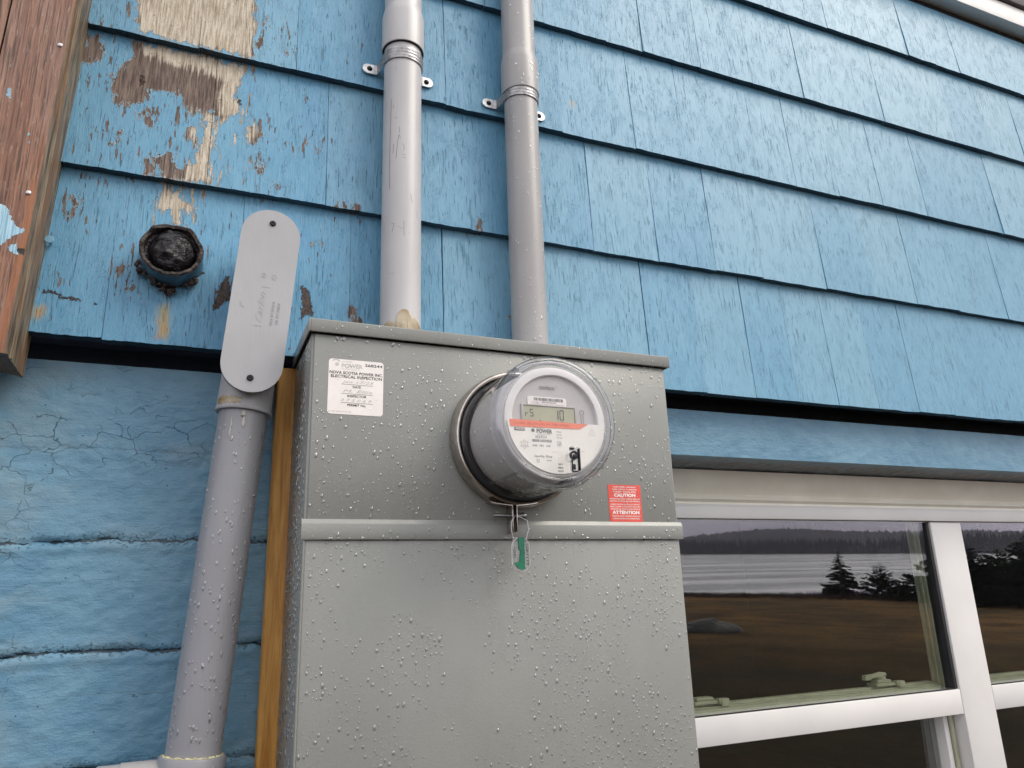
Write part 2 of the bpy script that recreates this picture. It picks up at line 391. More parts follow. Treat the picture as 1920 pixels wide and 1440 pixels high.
def mat_pvc(name, c, stain=None, dirt=.3):
    g = G(name); lo = g.noise((18, 18, 6), 4); f = g.noise((260, 260, 40), 3)
    cc = g.mix(g.ss(lo, .3, .7), tuple(v * .94 for v in c), tuple(min(1, v * 1.05) for v in c))
    cc = g.mix(g.ss(g.noise((90, 90, 12), 5, .7, loc=(4, 2, 1)), .62, .72, 0, dirt), cc, tuple(v * .72 for v in c))
    return g.done(g.bsdf(cc, .34, 0, .45, g.bump(f, .00025, .6)))

def mat_cabinet():
    g = G('grey enamelled steel'); lo = g.noise((6, 6, 4), 4); op = g.noise(520, 3, .5); st = g.noise((40, 40, 5), 4, loc=(2, 2, 2))
    c = g.mix(g.ss(lo, .3, .7), (.232, .236, .218), (.266, .266, .246)); c = g.mix(g.ss(st, .55, .8, 0, .22), c, (.22, .22, .20))
    c = g.mix(g.ss(g.noise((300, 300, 260), 3, .6), .68, .74, 0, .25), c, (.2, .19, .165))
    return g.done(g.bsdf(c, g.ss(st, .3, .8, .27, .38), 0, .5, g.bump(g.add(op, g.mul(g.noise(9, 2), 3)), .00022, .8)))

def mat_timber():
    g = G('yellow pine'); v1 = g.noise((90, 60, 7), 5, .6, dist=.8); v2 = g.noise((350, 200, 16), 3)
    c = g.mix(g.ss(v1, .35, .65), (.50, .21, .035), (.76, .39, .09)); c = g.mix(g.ss(v2, .55, .7, 0, .35), c, (.2, .08, .02))
    kn = g.ss(g.vor((26, 26, 7)), 0, .13, 1, 0); c = g.mix(g.mul(kn, .85), c, (.1, .035, .012))
    return g.done(g.bsdf(c, .5, 0, .4, g.bump(v2, .0008, .6)))

M = dict(
    siding=mat_siding(), block=mat_block(), board=mat_board(), cabinet=mat_cabinet(), timber=mat_timber(),
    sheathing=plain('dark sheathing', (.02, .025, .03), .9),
    pvc_pale=mat_pvc('pale grey conduit plastic', (.485, .47, .475), dirt=.38), pvc_mid=mat_pvc('warm grey conduit plastic', (.345, .33, .328), dirt=.2),
    pvc_conduit=mat_pvc('grey conduit plastic', (.262, .260, .278), dirt=.12), pvc_cover=mat_pvc('light grey cover plastic', (.385, .38, .392), dirt=.08),
    gasket=plain('black rubber', (.015, .015, .017), .6), screw=plain('black screw', (.02, .02, .025), .35, .6),
    zinc=plain('galvanised strap', (.62, .60, .60), .38, .75, var=.18, scale=120, bump=.0002),
    steel=plain('stainless clamp steel', (.50, .45, .41), .24, 1., var=.12, scale=90, bump=.0002, bscale=200),
    bolt=plain('dull bolt steel', (.28, .27, .27), .35, 1., var=.3),
    vinyl=plain('white window vinyl', (.73, .70, .68), .38, var=.03, scale=8), vinyl_top=plain('cream window vinyl', (.90, .85, .74), .42, var=.05, scale=12),
    vinyl_in=plain('beige inner vinyl', (.42, .42, .30), .45, var=.08, scale=30, bump=.0002),
    trim=plain('white trim', (.86, .84, .82), .5, var=.04, scale=20, bump=.0003), soffit=plain('brown soffit', (.075, .06, .065), .7, var=.2, bump=.0005),
    housing=plain('meter grey plastic', (.58, .545, .53), .4, var=.03), face_grey=plain('dial grey plastic', (.50, .465, .455), .45, var=.02),
    face_white=plain('dial white ring', (.72, .695, .67), .4, var=.02), plate=plain('dial paper white', (.80, .76, .70), .5, var=.02),
    orange=plain('orange label stripe', (.82, .22, .13), .5, var=.03), lcd=plain('display green grey', (.40, .385, .265), .22, var=.04),
    lcdframe=plain('display bezel', (.40, .37, .35), .4), ink=plain('black ink', (.025, .025, .025), .6), greyink=plain('grey ink', (.16, .155, .155), .6),
    paleink=plain('faded ink', (.50, .475, .47), .7), pinkink=plain('pink ink', (.60, .13, .10), .6), lcdink=plain('display segments', (.045, .045, .03), .4),
    whiteink=plain('white ink', (.85, .78, .74), .6), sticker=plain('white sticker paper', (.82, .76, .73), .45, var=.03), redsticker=plain('red sticker', (.74, .085, .06), .4, var=.08),
    green=plain('green seal insert', (.002, .17, .085), .3, var=.15), tar=None, glue=None,
    clear=clear('clear meter cover', tint=(.975, .975, .985), edge=(.50, .53, .60), ior=1.5, rough=.015, power=4.5, gain=1.2), rim=clear('cover rim plastic', tint=(.97, .97, .98), edge=(.16, .18, .26), ior=1.5, rough=.01, power=5., gain=1.5),
    water=None,
    tagclear=clear('clear seal plastic', tint=(.88, .89, .88), edge=(.45, .45, .48), ior=1.5, rough=.06, power=2.5, gain=1.5),
    glass=clear('window glass', tint=(.93, .95, .93), edge=(.8, .85, .8), ior=1.55, rough=.0, power=6, gain=2.9),
    room=plain('dark room wall', (.02, .017, .015), .9),
)
g = G('black tar'); M['tar'] = g.done(g.bsdf(g.mix(g.ss(g.noise(90, 4), .4, .7), (.008, .007, .009), (.024, .021, .025)), .22, 0, .5, g.bump(g.add(g.noise(130, 3), g.mul(g.noise((60, 60, 300), 3, dist=1.5), .6)), .004, .8)))
g = G('rusty pipe'); rn = g.noise(210, 5, .7); M['rust'] = g.done(g.bsdf(g.mix(g.ss(rn, .4, .62), (.010, .009, .009), (.10, .072, .06)), .5, 0, .4, g.bump(rn, .003, 1)))
g = G('amber glue'); M['glue'] = g.done(g.bsdf(g.mix(g.ss(g.noise(45, 3), .35, .65), (.27, .19, .09), (.44, .37, .26)), .25, 0, .5, coat=.3))
g = G('rain water'); ge = g.n('ShaderNodeNewGeometry'); dt = g.n('ShaderNodeVectorMath', operation='DOT_PRODUCT'); g.put(dt.inputs[0], ge.outputs['Incoming']); g.put(dt.inputs[1], ge.outputs['Normal'])
fac = g.sub(1., g.math('MINIMUM', g.math('ABSOLUTE', dt.outputs['Value']), 1.))
tr = g.n('ShaderNodeBsdfTransparent'); g.put(tr.inputs['Color'], g.mix(g.math('POWER', fac, 3.), (1., 1., 1.), (.5, .5, .5)))
gs = g.n('ShaderNodeBsdfGlass'); gs.inputs['IOR'].default_value = 1.33; gs.inputs['Roughness'].default_value = 0; gs.inputs['Color'].default_value = (1, 1, 1, 1)
gl = g.n('ShaderNodeBsdfGlossy'); gl.inputs['Roughness'].default_value = .03
m1 = g.n('ShaderNodeMixShader'); m1.inputs[0].default_value = .25; g.put(m1.inputs[1], tr.outputs[0]); g.put(m1.inputs[2], gs.outputs[0])
m2 = g.n('ShaderNodeMixShader'); g.put(m2.inputs[0], g.math('MINIMUM', g.add(g.mul(g.math('POWER', fac, 2.0), .9), .17), 1.)); g.put(m2.inputs[1], m1.outputs[0]); g.put(m2.inputs[2], gl.outputs[0])
M['water'] = g.done(m2.outputs[0])
M['stubpaint'] = plain('dull blue paint', (.075, .17, .24), .5, var=.3, scale=80, bump=.001)
M['nailpaint'] = plain('blue painted nail', (.17, .34, .47), .45)

# ------------------------------------------------------------------ the house
house = thing('house', 'old blue painted shingle house wall above a blue block foundation with white windows', 'house', (0, 0, 0))

# shingles: course butt height -> joints in mm along the wall
COURSES = [
 (1.838, [-330, -127, 35, 192, 339, 431, 588, 715, 828, 939, 1039, 1140, 1246, 1360, 1464, 1668, 1800, 1990, 2120, 2330]),
 (2.083, [-350, -235, -19, 150, 268, 386, 617, 752, 880, 992, 1157, 1288, 1417, 1548, 1711, 1806, 2010, 2190, 2330]),
 (2.311, [-330, -240, -46, 96, 344, 567, 722, 837, 1019, 1117, 1236, 1364, 1505, 1638, 1767, 1950, 2100, 2330]),
 (2.543, [-330, -140, 60, 215, 420, 540, 676, 760, 900, 1035, 1178, 1324, 1425, 1526, 1665, 1797, 1930, 2110, 2330]),
 (2.766, [-330, 0, 240, 480, 700, 930, 1100, 1290, 1430, 1557, 1652, 1742, 1977, 2200, 2330])]
PEEL = [[(-133,2375),(-100,2640),(10,2640),(29,2429),(31,2368),(31,2318),(-11,2316),(-129,2317),(-132,2336)],
[(-133,2306),(24,2308),(14,2284),(14,2246),(18,2228),(8,2205),(-6,2189),(-15,2205),(-23,2213),(-41,2208),(-51,2197),(-59,2217),(-71,2228),(-93,2231),(-106,2221),(-108,2209),(-121,2198),(-142,2198),(-155,2219),(-157,2236),(-148,2262),(-136,2279)],
[(-119,2182),(-104,2195),(-102,2167)],[(-49,2174),(-37,2182),(-36,2150),(-47,2155)],[(-29,2204),(-17,2209),(-17,2091),(-38,2098),(-33,2136)],
[(-85,2117),(-71,2125),(-57,2100),(-46,2111),(-22,2111),(-9,2086),(-60,2084),(-81,2084)],
[(-79,2072),(-48,2076),(-53,2064),(-28,2052),(-30,2039),(-47,2044),(-48,2020),(-60,2020),(-63,2045),(-75,2030)],
[(23,2177),(41,2205),(52,2189),(41,2166)],[(46,2140),(51,2139),(51,2123),(48,2124)],[(116,2201),(122,2200),(121,2185),(117,2186)],
[(132,2191),(136,2190),(136,2176),(132,2178)],[(44,2403),(48,2402),(46,2383),(43,2384)],[(37,2362),(41,2361),(41,2339),(37,2340)],
[(76,2355),(81,2353),(79,2337),(76,2339)],[(64,2111),(72,2109),(69,2091)],[(194,1926),(200,1921),(202,1911),(210,1909),(214,1895),(199,1895),(196,1912)],
[(168,2096),(178,2100),(187,2082),(168,2082)],[(194,2092),(204,2092),(203,2082),(194,2082)],[(389,2096),(402,2106),(407,2095),(407,2082),(394,2082)],
[(131,2025),(137,2026),(134,2018)],[(145,2023),(150,2022),(147,2017)],[(67,2101),(79,2102),(78,2096)],[(-149,2203),(-135,2198),(-139,2188)],
[(-115,2180),(-117,2174),(-110,2173)],[(-142,2143),(-137,2148),(-137,2139),(-141,2136)],[(-147,2123),(-143,2126),(-142,2117)],
[(-102,2101),(-89,2112),(-84,2084),(-100,2084)],[(-121,1942),(-112,1948),(-110,1940),(-117,1934)],[(-101,1920),(-93,1923),(-94,1915),(-99,1914)],
[(447,1942),(450,1947),(450,1933)],[(-196,2300),(-176,2306),(-168,2270),(-182,2240),(-196,2250)],[(-187,2040),(-178,2046),(-180,2010)],
[(1140,2088),(1150,2098),(1158,2083)],[(1205,2096),(1212,2104),(1222,2083)]]
DARK = [[(13,1944),(21,1951),(26,1915),(14,1904),(2,1887),(6,1917)],[(119,1951),(132,1942),(135,1928),(142,1895),(130,1904),(120,1891),(123,1920)],
[(-86,1948),(-15,1962),(-15,1946),(-32,1928),(-45,1922),(-52,1905),(-59,1912),(-76,1926)],[(-202,1898),(-186,1899),(-184,1893),(-201,1892)],
[(-184,1895),(-173,1893),(-155,1890),(-157,1885),(-180,1888)],[(-123,2253),(-115,2248),(-113,2235),(-120,2229)],[(13,2253),(20,2242),(19,2230),(13,2236)],[(-144,1889),(-137,1888),(-137,1883),(-142,1884)]]
RUST = [[(-59,1892),(-53,1894),(-50,1875),(-52,1846),(-63,1846),(-62,1873)],[(-205,1870),(-197,1873),(-197,1866),(-203,1858)],[(591,2388),(597,2388),(594,2376),(591,2377)]]
PALE = [[(-133,2310),(31,2310),(31,2640),(-60,2640),(-133,2400)],[(-135,2312),(24,2312),(18,2262),(-40,2278),(-120,2290)],[(-45,2205),(40,2205),(30,2084),(-45,2084)],[(-85,2084),(-20,2084),(-30,2000),(-85,2000)],[(-10,2260),(24,2300),(30,2200),(-10,2205)]]

sheets = []; rs = np.random.RandomState(5)
for ci, (zb, J) in enumerate(COURSES):
    zt = (COURSES[ci + 1][0] if ci + 1 < len(COURSES) else 2.945)
    for a, b in zip(J, J[1:]):
        gap = rs.uniform(.00015, .00055); x0, x1 = a / 1000 + gap, b / 1000 - gap
        step = .0045 if x0 < .30 else .009 if x0 < .8 else .022
        nx = max(4, int((x1 - x0) / step)); nz = max(8, int((zt - zb + .02) / step))
        jb = rs.uniform(-.0011, .0011); lift = rs.uniform(-.0008, .0010); tone = rs.rand() * rs.rand()
        cup = rs.uniform(-.0010, .0010); tw = rs.uniform(-.0012, .0012)
        u = np.linspace(0, 1, nx + 1); v = np.linspace(0, 1, nz + 1); U, V = np.meshgrid(u, v)
        lean = rs.uniform(-.0012, .0012)
        X = x0 + (x1 - x0) * U + lean * V; Zb = zb + jb + .0022 * (fbm(X * 45 + ci * 9, X * 0 + a * .1) - .5) + .0016 * (fbm(X * 260, X * 0 + ci) - .5)
        Zt = zt + .022; Z = Zb + (Zt - Zb) * V
        thick = .0150 + lift + .0014 * (fbm(X * 30, X * 0 + ci * 3) - .5) + tw * (U - .5)
        Y = -(thick * (1 - V) + .0008 * V) - cup * (2 * U - 1) ** 2 * (1 - V)
        Y = Y + .0011 * (fbm(X * 70 + a, Z * 9, 3) - .5)
        at = {}
        def attrs(X, Z, fine):
            d = dict(tone=np.full(X.shape, tone), butt=np.zeros(X.shape))
            if fine:
                d['peel'] = sdf(X, Z, PEEL); d['dark'] = sdf(X, Z, DARK); d['rust'] = sdf(X, Z, RUST)
                d['pale'] = np.clip(.5 + sdf(X, Z, PALE) * 30, 0, 1)
            else:
                for k in ('peel', 'dark', 'rust'): d[k] = np.full(X.shape, -.06)
                d['pale'] = np.full(X.shape, .3)
            return d
        at = attrs(X, Z, x0 < .62 or 1.1 < x0 < 1.25)
        sheets.append((X, Y, Z, at))
        # butt (underside) of the shingle and its two edges
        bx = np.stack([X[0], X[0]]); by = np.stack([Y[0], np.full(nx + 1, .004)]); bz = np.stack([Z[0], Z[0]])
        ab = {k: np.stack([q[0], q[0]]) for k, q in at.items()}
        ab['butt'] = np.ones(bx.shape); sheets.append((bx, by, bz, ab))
        for cidx in (0, -1):
            ex = np.stack([X[:, cidx], X[:, cidx]]); ey = np.stack([Y[:, cidx], np.full(nz + 1, .004)]); ez = np.stack([Z[:, cidx], Z[:, cidx]])
            sheets.append((ex, ey, ez, {k: np.stack([q[:, cidx], q[:, cidx]]) for k, q in at.items()}))
s0 = sheets[0]
grid_mesh('shingle_siding', s0[0], s0[1], s0[2], M['siding'], house, s0[3], extra=sheets[1:])
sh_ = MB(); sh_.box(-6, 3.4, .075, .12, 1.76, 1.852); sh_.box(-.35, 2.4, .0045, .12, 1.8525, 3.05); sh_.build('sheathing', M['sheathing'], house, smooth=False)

# block foundation: displaced sheet with pressed joints, opening for the windows
OX0, OX1, OZ0, OZ1 = .70, 2.70, .95, 1.733
YF = .030
def block_sheet(x0, x1, z0, z1, st):
    nx = int((x1 - x0) / st) + 1; nz = int((z1 - z0) / st) + 1
    X, Z = np.meshgrid(np.linspace(x0, x1, nx + 1), np.linspace(z0, z1, nz + 1))
    Y = np.full(X.shape, YF) + .0030 * (fbm(X * 9, Z * 14, 5) - .5) + .0022 * (fbm(X * 70, Z * 110, 3) - .5)
    j = np.full(X.shape, .05); jw = np.zeros(X.shape)
    for zj, dep in ((1.701, .15), (1.583, 1.), (1.450, 1.), (1.318, 1.), (1.186, 1.), (1.05, 1.), (.92, 1.)):
        zz = zj + .010 * (fbm(X * 14 + zj * 40, X * 0, 5) - .5) + .004 * (fbm(X * 90, X * 0 + zj, 3) - .5)
        wd = .0014 + .0030 * fbm(X * 22, X * 0 + zj * 7, 3); am = dep * (.15 + 1.5 * np.clip(fbm(X * 11 + 5, X * 0 + zj * 3, 4) - .38, 0, 1) * 2.2)
        gdist = (Z - zz) / wd; Y += .0055 * am * np.exp(-gdist ** 2) - .0028 * dep * np.exp(-((Z - zz + .009) / .006) ** 2) * fbm(X * 40, Z * 40, 3)
        near = np.abs(Z - zz) < np.abs(j); j = np.where(near, Z - zz, j); jw = np.where(near, dep, jw)
    return X, Y, Z, {'joint': j, 'jointw': jw, 'under': np.zeros(X.shape)}
b0 = block_sheet(-.50, .20, 1.10, 1.8165, .0032)
ex = [block_sheet(.20, OX0, 1.0, 1.8165, .012), block_sheet(OX0, OX1, OZ1, 1.8165, .006), block_sheet(-.5, OX0, 0, 1.1, .03), block_sheet(OX1, 3.4, 0, 1.8165, .04), block_sheet(OX0, OX1, 0, OZ0, .04), block_sheet(-6, -.5, 0, 1.8165, .08)]
# ragged rounded arris and underside of the lintel
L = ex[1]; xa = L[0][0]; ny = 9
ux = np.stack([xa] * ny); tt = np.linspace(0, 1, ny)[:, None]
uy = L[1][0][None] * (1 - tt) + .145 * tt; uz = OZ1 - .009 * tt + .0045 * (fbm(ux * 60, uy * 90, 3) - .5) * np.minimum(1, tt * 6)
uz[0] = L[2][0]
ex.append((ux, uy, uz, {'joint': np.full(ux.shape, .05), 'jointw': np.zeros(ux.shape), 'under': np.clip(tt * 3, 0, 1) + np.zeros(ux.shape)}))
# jambs of the opening
for xx in (OX0, OX1):
    jy, jz = np.meshgrid(np.linspace(YF, .30, 12), np.linspace(OZ0, OZ1, 40)); ex.append((np.full(jy.shape, xx), jy, jz, {'joint': np.full(jy.shape, .05), 'jointw': np.zeros(jy.shape), 'under': np.zeros(jy.shape)}))
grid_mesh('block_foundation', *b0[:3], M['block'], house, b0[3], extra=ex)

# rest of the house so that it is a closed volume: dark room behind the windows, side, roof edge
rm = MB()
rm.box(.60, .66, .31, 4.0, .3, 2.2); rm.box(4.2, 4.26, .31, 4.0, .3, 2.2); rm.box(.60, 4.26, 4.0, 4.05, .3, 2.2); rm.box(.60, 4.26, .31, 4.05, .24, .30); rm.box(.60, 4.26, .31, 4.05, 2.2, 2.26)
rm.box(.5, .70, .25, .31, .2, 2.3); rm.box(OX1, 4.3, .25, .31, .2, 2.3); rm.box(.70, OX1, .25, .31, 1.735, 2.3); rm.box(.70, OX1, .25, .31, .2, .95)
rm.build('room_interior', M['room'], house, smooth=False)
tr = MB(); tr.box(-.35, 2.4, -.0345, .004, 2.986, 3.046, .0015)
tr.build('frieze_trim', M['trim'], house)
MB().box(-.35, 2.4, -.045, .05, 3.0485, 3.11, .002).build('soffit_board', M['soffit'], house)

# weathered corner board at the left, leaning a little, end cut at the bottom
def corner_board():
    rows = 220; zz = np.linspace(1.783, 2.75, rows)
    prof = [(-.300, .0), (-.300, -.048)]                    # left face then front face to the right arris then side
    fx = np.linspace(-.277, -.2135, 30); px = []
    pts = []
    for x in fx: pts.append((x, -.100, 0., max(0, 1 - (-.2135 - x) / .012)))
    pts += [(-.2115, -.0988, .3, 1), (-.2105, -.096, 1, .6)]
    for y in np.linspace(-.093, .004, 30): pts.append((-.2095 + (.0025 if -.078 < y < -.073 else 0), y, 1., .5 if y < -.07 else 0.))
    pts = np.array(pts); n = len(pts)
    X = np.tile(pts[:, 0], (rows, 1)); Y = np.tile(pts[:, 1], (rows, 1)); Z = np.tile(zz[:, None], (1, n))
    Zb = Z + (1 - (Z - 1.783) / .967) * (.004 * (fbm(X * 120, Y * 120, 2) - .5) - .35 * (X + .21) * 0)
    X = X + (Z - 1.785) * .030 + .0012 * (fbm(Z * 12, Y * 60 + X * 60, 3) - .5)
    Y = Y + .0016 * (fbm(X * 160, Z * 7, 4) - .5)
    side = np.tile(pts[:, 2], (rows, 1)); edge = np.tile(pts[:, 3], (rows, 1))
    PT = [[(-275,1992),(-245,1990),(-237,1973),(-230,1963),(-222,1962),(-223,1956),(-235,1947),(-244,1936),(-275,1925)],[(-238,1939),(-228,1939),(-222,1925),(-233,1928)],[(-268,2159),(-261,2157),(-260,2141),(-266,2144)],[(-237,2099),(-233,2097),(-233,2082)]]
    HO = [[(-229,1936),(-217,1934),(-215,1926),(-224,1927)]]
    PT, HO = [[[(a * .95, 1500 + (b - 1500) * .95) for a, b in p] for p in q] for q in (PT, HO)]
    at = dict(side=side, edge=edge * (1 - side * .4), paint=np.where(side < .5, sdf(X, Z, PT), -.06), hole=np.where(side < .5, sdf(X, Z, HO), -.06))
    # end grain
    e = np.linspace(0, 1, 8)[:, None]; cx = X[0][None] * (1 - e) + (-.27) * e; cy = Y[0][None] * (1 - e) + (-.05) * e; cz = np.full(cx.shape, Z[0, 0]) + .003 * (fbm(cx * 200, cy * 200, 2) - .5) * (e > 0)
    e_at = dict(side=np.full(cx.shape, .7), edge=np.full(cx.shape, .9), paint=np.full(cx.shape, -.06), hole=np.full(cx.shape, -.06))
    return grid_mesh('corner_board', X, Y, Zb, M['board'], house, at, extra=[(cx, cy, cz, e_at)])
cb = corner_board()
# its neighbour further left
def side_board():
    zz = np.linspace(1.79, 2.75, 120); xs = np.linspace(-.42, -.2795, 36); X, Z = np.meshgrid(xs, zz)
    X = X + (Z - 1.785) * .030; Y = -.098 + .002 * (fbm(X * 160, Z * 7, 4) - .5); z0 = np.zeros(X.shape)
    at = dict(side=z0, edge=z0, paint=z0 - .06, hole=z0 - .06)
    e1 = (np.stack([X[:, -1], X[:, -1]]), np.stack([Y[:, -1], np.full(120, .0)]), np.stack([Z[:, -1], Z[:, -1]]), {k: np.stack([v[:, -1]] * 2) for k, v in at.items()})
    e2 = (np.stack([X[0], X[0]]), np.stack([Y[0], np.full(36, .0)]), np.stack([Z[0], Z[0]]), {k: np.stack([v[0]] * 2) for k, v in at.items()})
    grid_mesh('corner_board', X, Y, Z, M['board'], house, at, extra=[e1, e2])
side_board()
for nx_, nz_ in ((-.2047, 2.201), (-.2128, 1.986)):
    mb = MB(); mb.sphere((nx_, -.1005, nz_), .0032, 2, (1, .5, 1)); mb.build('nail', M['zinc'], cb)

# the two double-hung windows
def window(x0, x1, latch_x, lab):
    """x0..x1 glass opening of one window; frame face at y = .13"""
    wroot = MB()
    # head: stepped cream profile, then the white head band
    hd = [(.130, 1.7225), (.118, 1.7225), (.128, 1.700), (.132, 1.678), (.124, 1.6735), (.124, 1.667), (.131, 1.6645), (.131, 1.6585)]
    n = len(hd); xs = (x0 - .05, x1 + .05)
    return hd
HEAD = [(.116, 1.7240), (.122, 1.700), (.133, 1.6790), (.127, 1.6750), (.125, 1.6690), (.131, 1.6640), (.131, 1.6600), (.150, 1.6600), (.150, 1.724)]
def head(xa, xb, parent):
    mb = MB(); a = [mb.bm.verts.new((xa, y, z)) for y, z in HEAD]; b = [mb.bm.verts.new((xb, y, z)) for y, z in HEAD]; n = len(HEAD)
    for i in range(n): mb.bm.faces.new((a[i], a[(i + 1) % n], b[(i + 1) % n], b[i]))
    mb.bm.faces.new(a[::-1]); mb.bm.faces.new(b)
    return mb.build('window_head', M['vinyl_top'], parent, ang=50)
win = MB().box(1.5135, 1.6105, .1285, .182, .955, 1.6305, .0025).build('window_mullion', M['vinyl'], house, label='white post between the two windows')
hd_o = head(.705, 2.69, house)
MB().box(.705, 2.69, .1225, .150, 1.6318, 1.6555, .0016).box(.705, 2.69, .1265, .150, 1.6550, 1.6598, .0010).build('head_band', M['vinyl'], house)
TILT = R(1.8)
def pane(x0, x1, z0, z1, yc, parent, tilt=TILT):
    mb = MB(); mb.box(x0, x1, yc - .002, yc + .002, z0, z1); zc = (z0 + z1) / 2
    mb.xf(Matrix.Translation((0, yc, zc)) @ Matrix.Rotation(tilt, 4, 'X') @ Matrix.Translation((0, -yc, -zc)))
    return mb.build('pane', M['glass'], parent, smooth=False)
def make_window(x0, x1, lx, label):
    # outer frame is the window part, the rest hangs under it
    fr = MB(); fr.box(x0 - .10, x0 - .003, .1285, .300, .955, 1.6305, .002) if x0 < 1.4 else fr.box(x1 + .003, x1 + .08, .1285, .300, .955, 1.6305, .002)
    fr.box(x0, x1, .1285, .30, .955, 1.000, .002)
    f = fr.build('window', M['vinyl'], house, label=label)
    MB().box(x0, x1 , .1290, .1575, 1.2355, 1.2835, .0018).build('meeting_rail', M['vinyl'], f)
    pane(x0 + .001, x1 - .001, 1.2855, 1.6400, .1450, f)
    mb = MB(); mb.box(x0 + .001, x1 - .0085, .1320, .1345, 1.2836, 1.2862); mb.build('glazing_gasket', M['gasket'], f, smooth=False); mb = MB(); mb.box(x1 - .008, x1 - .0005, .1335, .1560, 1.2850, 1.6300); mb.build('glazing_gasket', M['gasket'], f, smooth=False)
    # inner jamb liner with its grooves, seen through the glass
    mb = MB()
    for ya, yb, xo in ((.1560, .1640, .002), (.1645, .1675, .005), (.1680, .1760, .0015), (.1765, .1815, .005)): mb.box(x1 - xo - .010, x1 - xo, ya, yb, 1.000, 1.640, .0008)
    
    mb.build('jamb_liner', M['vinyl_in'], f)
    # lower sash: inner, behind the rail
    mb = MB(); mb.box(x0, x1 - .0135, .1600, .1780, 1.2560, 1.2905, .0010); mb.box(x0, x1 - .0135, .1785, .1960, 1.2560, 1.2965, .0010); mb.box(x0, x1 - .0135, .1640, .1685, 1.2905, 1.2935, .0006)
    ls = mb.build('lower_sash_rail', M['vinyl_in'], f)
    mb = MB(); mb.box(x1 - .027, x1 - .0140, .1600, .196, 1.000, 1.2555, .0015); mb.box(x1 - .0135, x1 - .0005, .168, .196, 1.0, 1.2350, .0015)
    mb.build('lower_sash_stile', M['vinyl'], f)
    pane(x0 + .02, x1 - .0275, 1.002, 1.2545, .1850, f, R(1.0))
    # sash lock on the inner rail
    for lxx, full in lx:
        mb = MB(); mb.box(lxx - .030, lxx + .034, .1660, .1940, 1.2975, 1.3035, .0015); mb.box(lxx - .022, lxx + .016, .1700, .1900, 1.3035, 1.3095, .002)
        if full:
            mb.lathe([(.0001, 1.3160), (.010, 1.3160), (.011, 1.3150), (.011, 1.3095)], (lxx - .004, .180), 20, 'z')
            mb.prism([(lxx - .052, 1.3110), (lxx - .050, 1.3205), (lxx - .020, 1.3215), (lxx - .002, 1.3245), (lxx + .008, 1.3225), (lxx + .010, 1.3165), (lxx - .014, 1.3175), (lxx - .030, 1.3150), (lxx - .040, 1.3100)], .1740, .1830, .0012)
        mb.box(lxx + .022, lxx + .045, .1620, .1760, 1.2965, 1.3060, .0015); mb.box(lxx + .026, lxx + .040, .1600, .1620, 1.2935, 1.3040, .001)
        mb.build('sash_lock', M['vinyl_in'], f)
    # beads of water on the rail
    mb = MB()
    for i in range(26):
        mb.sphere((rnd.uniform(x0 + .05, x1 - .03), rnd.uniform(.161, .176), 1.2915), rnd.uniform(.0012, .0032), 1, (1.2, 1, .6))
    mb.build('raindrops', M['water'], f, kind='stuff')
    return f
make_window(.800, 1.5125, [(1.352, True), (.900, False)], 'left window, its sash lock showing through the glass')
make_window(1.6115, 2.60, [(1.86, True)], 'right window, cut by the edge of the photo')

# ------------------------------------------------------------------ water drops
def drops(name, parent, pts, seed=1, elong=1.3):
    """pts: list of (point, normal, radius); one mesh of squashed beads"""
    rr = random.Random(seed); verts = []; faces = []
    S = 8
    for p, n, r in pts:
        n = Vector(n).normalized(); dn = Vector((0, 0, -1)); dn = (dn - n * dn.dot(n)); 
        if dn.length < .05: dn = Vector((1, 0, 0))
        dn.normalize(); sd_ = n.cross(dn); el = elong * rr.uniform(.9, 1.7) if r > .0010 else rr.uniform(.9, 1.25); r = r * (.82 if r > .0014 else 1); hh = r * rr.uniform(.40, .62); b = len(verts)
        ja = [rr.uniform(.85, 1.15) for _ in range(S)]; sk = rr.uniform(-.25, .25)
        for ring, (kr, kh) in enumerate(((1, -.02), (.92, .35), (.62, .8))):
            for k in range(S):
                a = 2 * math.pi * k / S; cx, cy = math.cos(a) * ja[k], math.sin(a) * ja[k]
                lo = 1.25 if cx > 0 else .9
                verts.append(p + dn * (cx * r * kr * el * lo) + sd_ * ((cy + .3 * sk * cx) * r * kr) + n * (hh * kh * (1.25 if cx > 0 and ring else 1)))
        verts.append(p + n * hh * 1.02 + dn * r * .12)
        for q in range(2):
            for k in range(S): faces.append((b + q * S + k, b + q * S + (k + 1) % S, b + (q + 1) * S + (k + 1) % S, b + (q + 1) * S + k))
        for k in range(S): faces.append((b + 2 * S + k, b + 2 * S + (k + 1) % S, b + 3 * S))
    me = bpy.data.meshes.new(name); me.from_pydata([tuple(v) for v in verts], [], faces); me.polygons.foreach_set('use_smooth', [True] * len(faces))
    bm = bmesh.new(); bm.from_mesh(me); bmesh.ops.recalc_face_normals(bm, faces=bm.faces); bm.to_mesh(me); bm.free()
    return link_mesh(name, me, M['water'], parent, kind='stuff')
def rsize(rr, big=.0026, p=3.2): return .00040 + (big - .00040) * rr.random() ** p

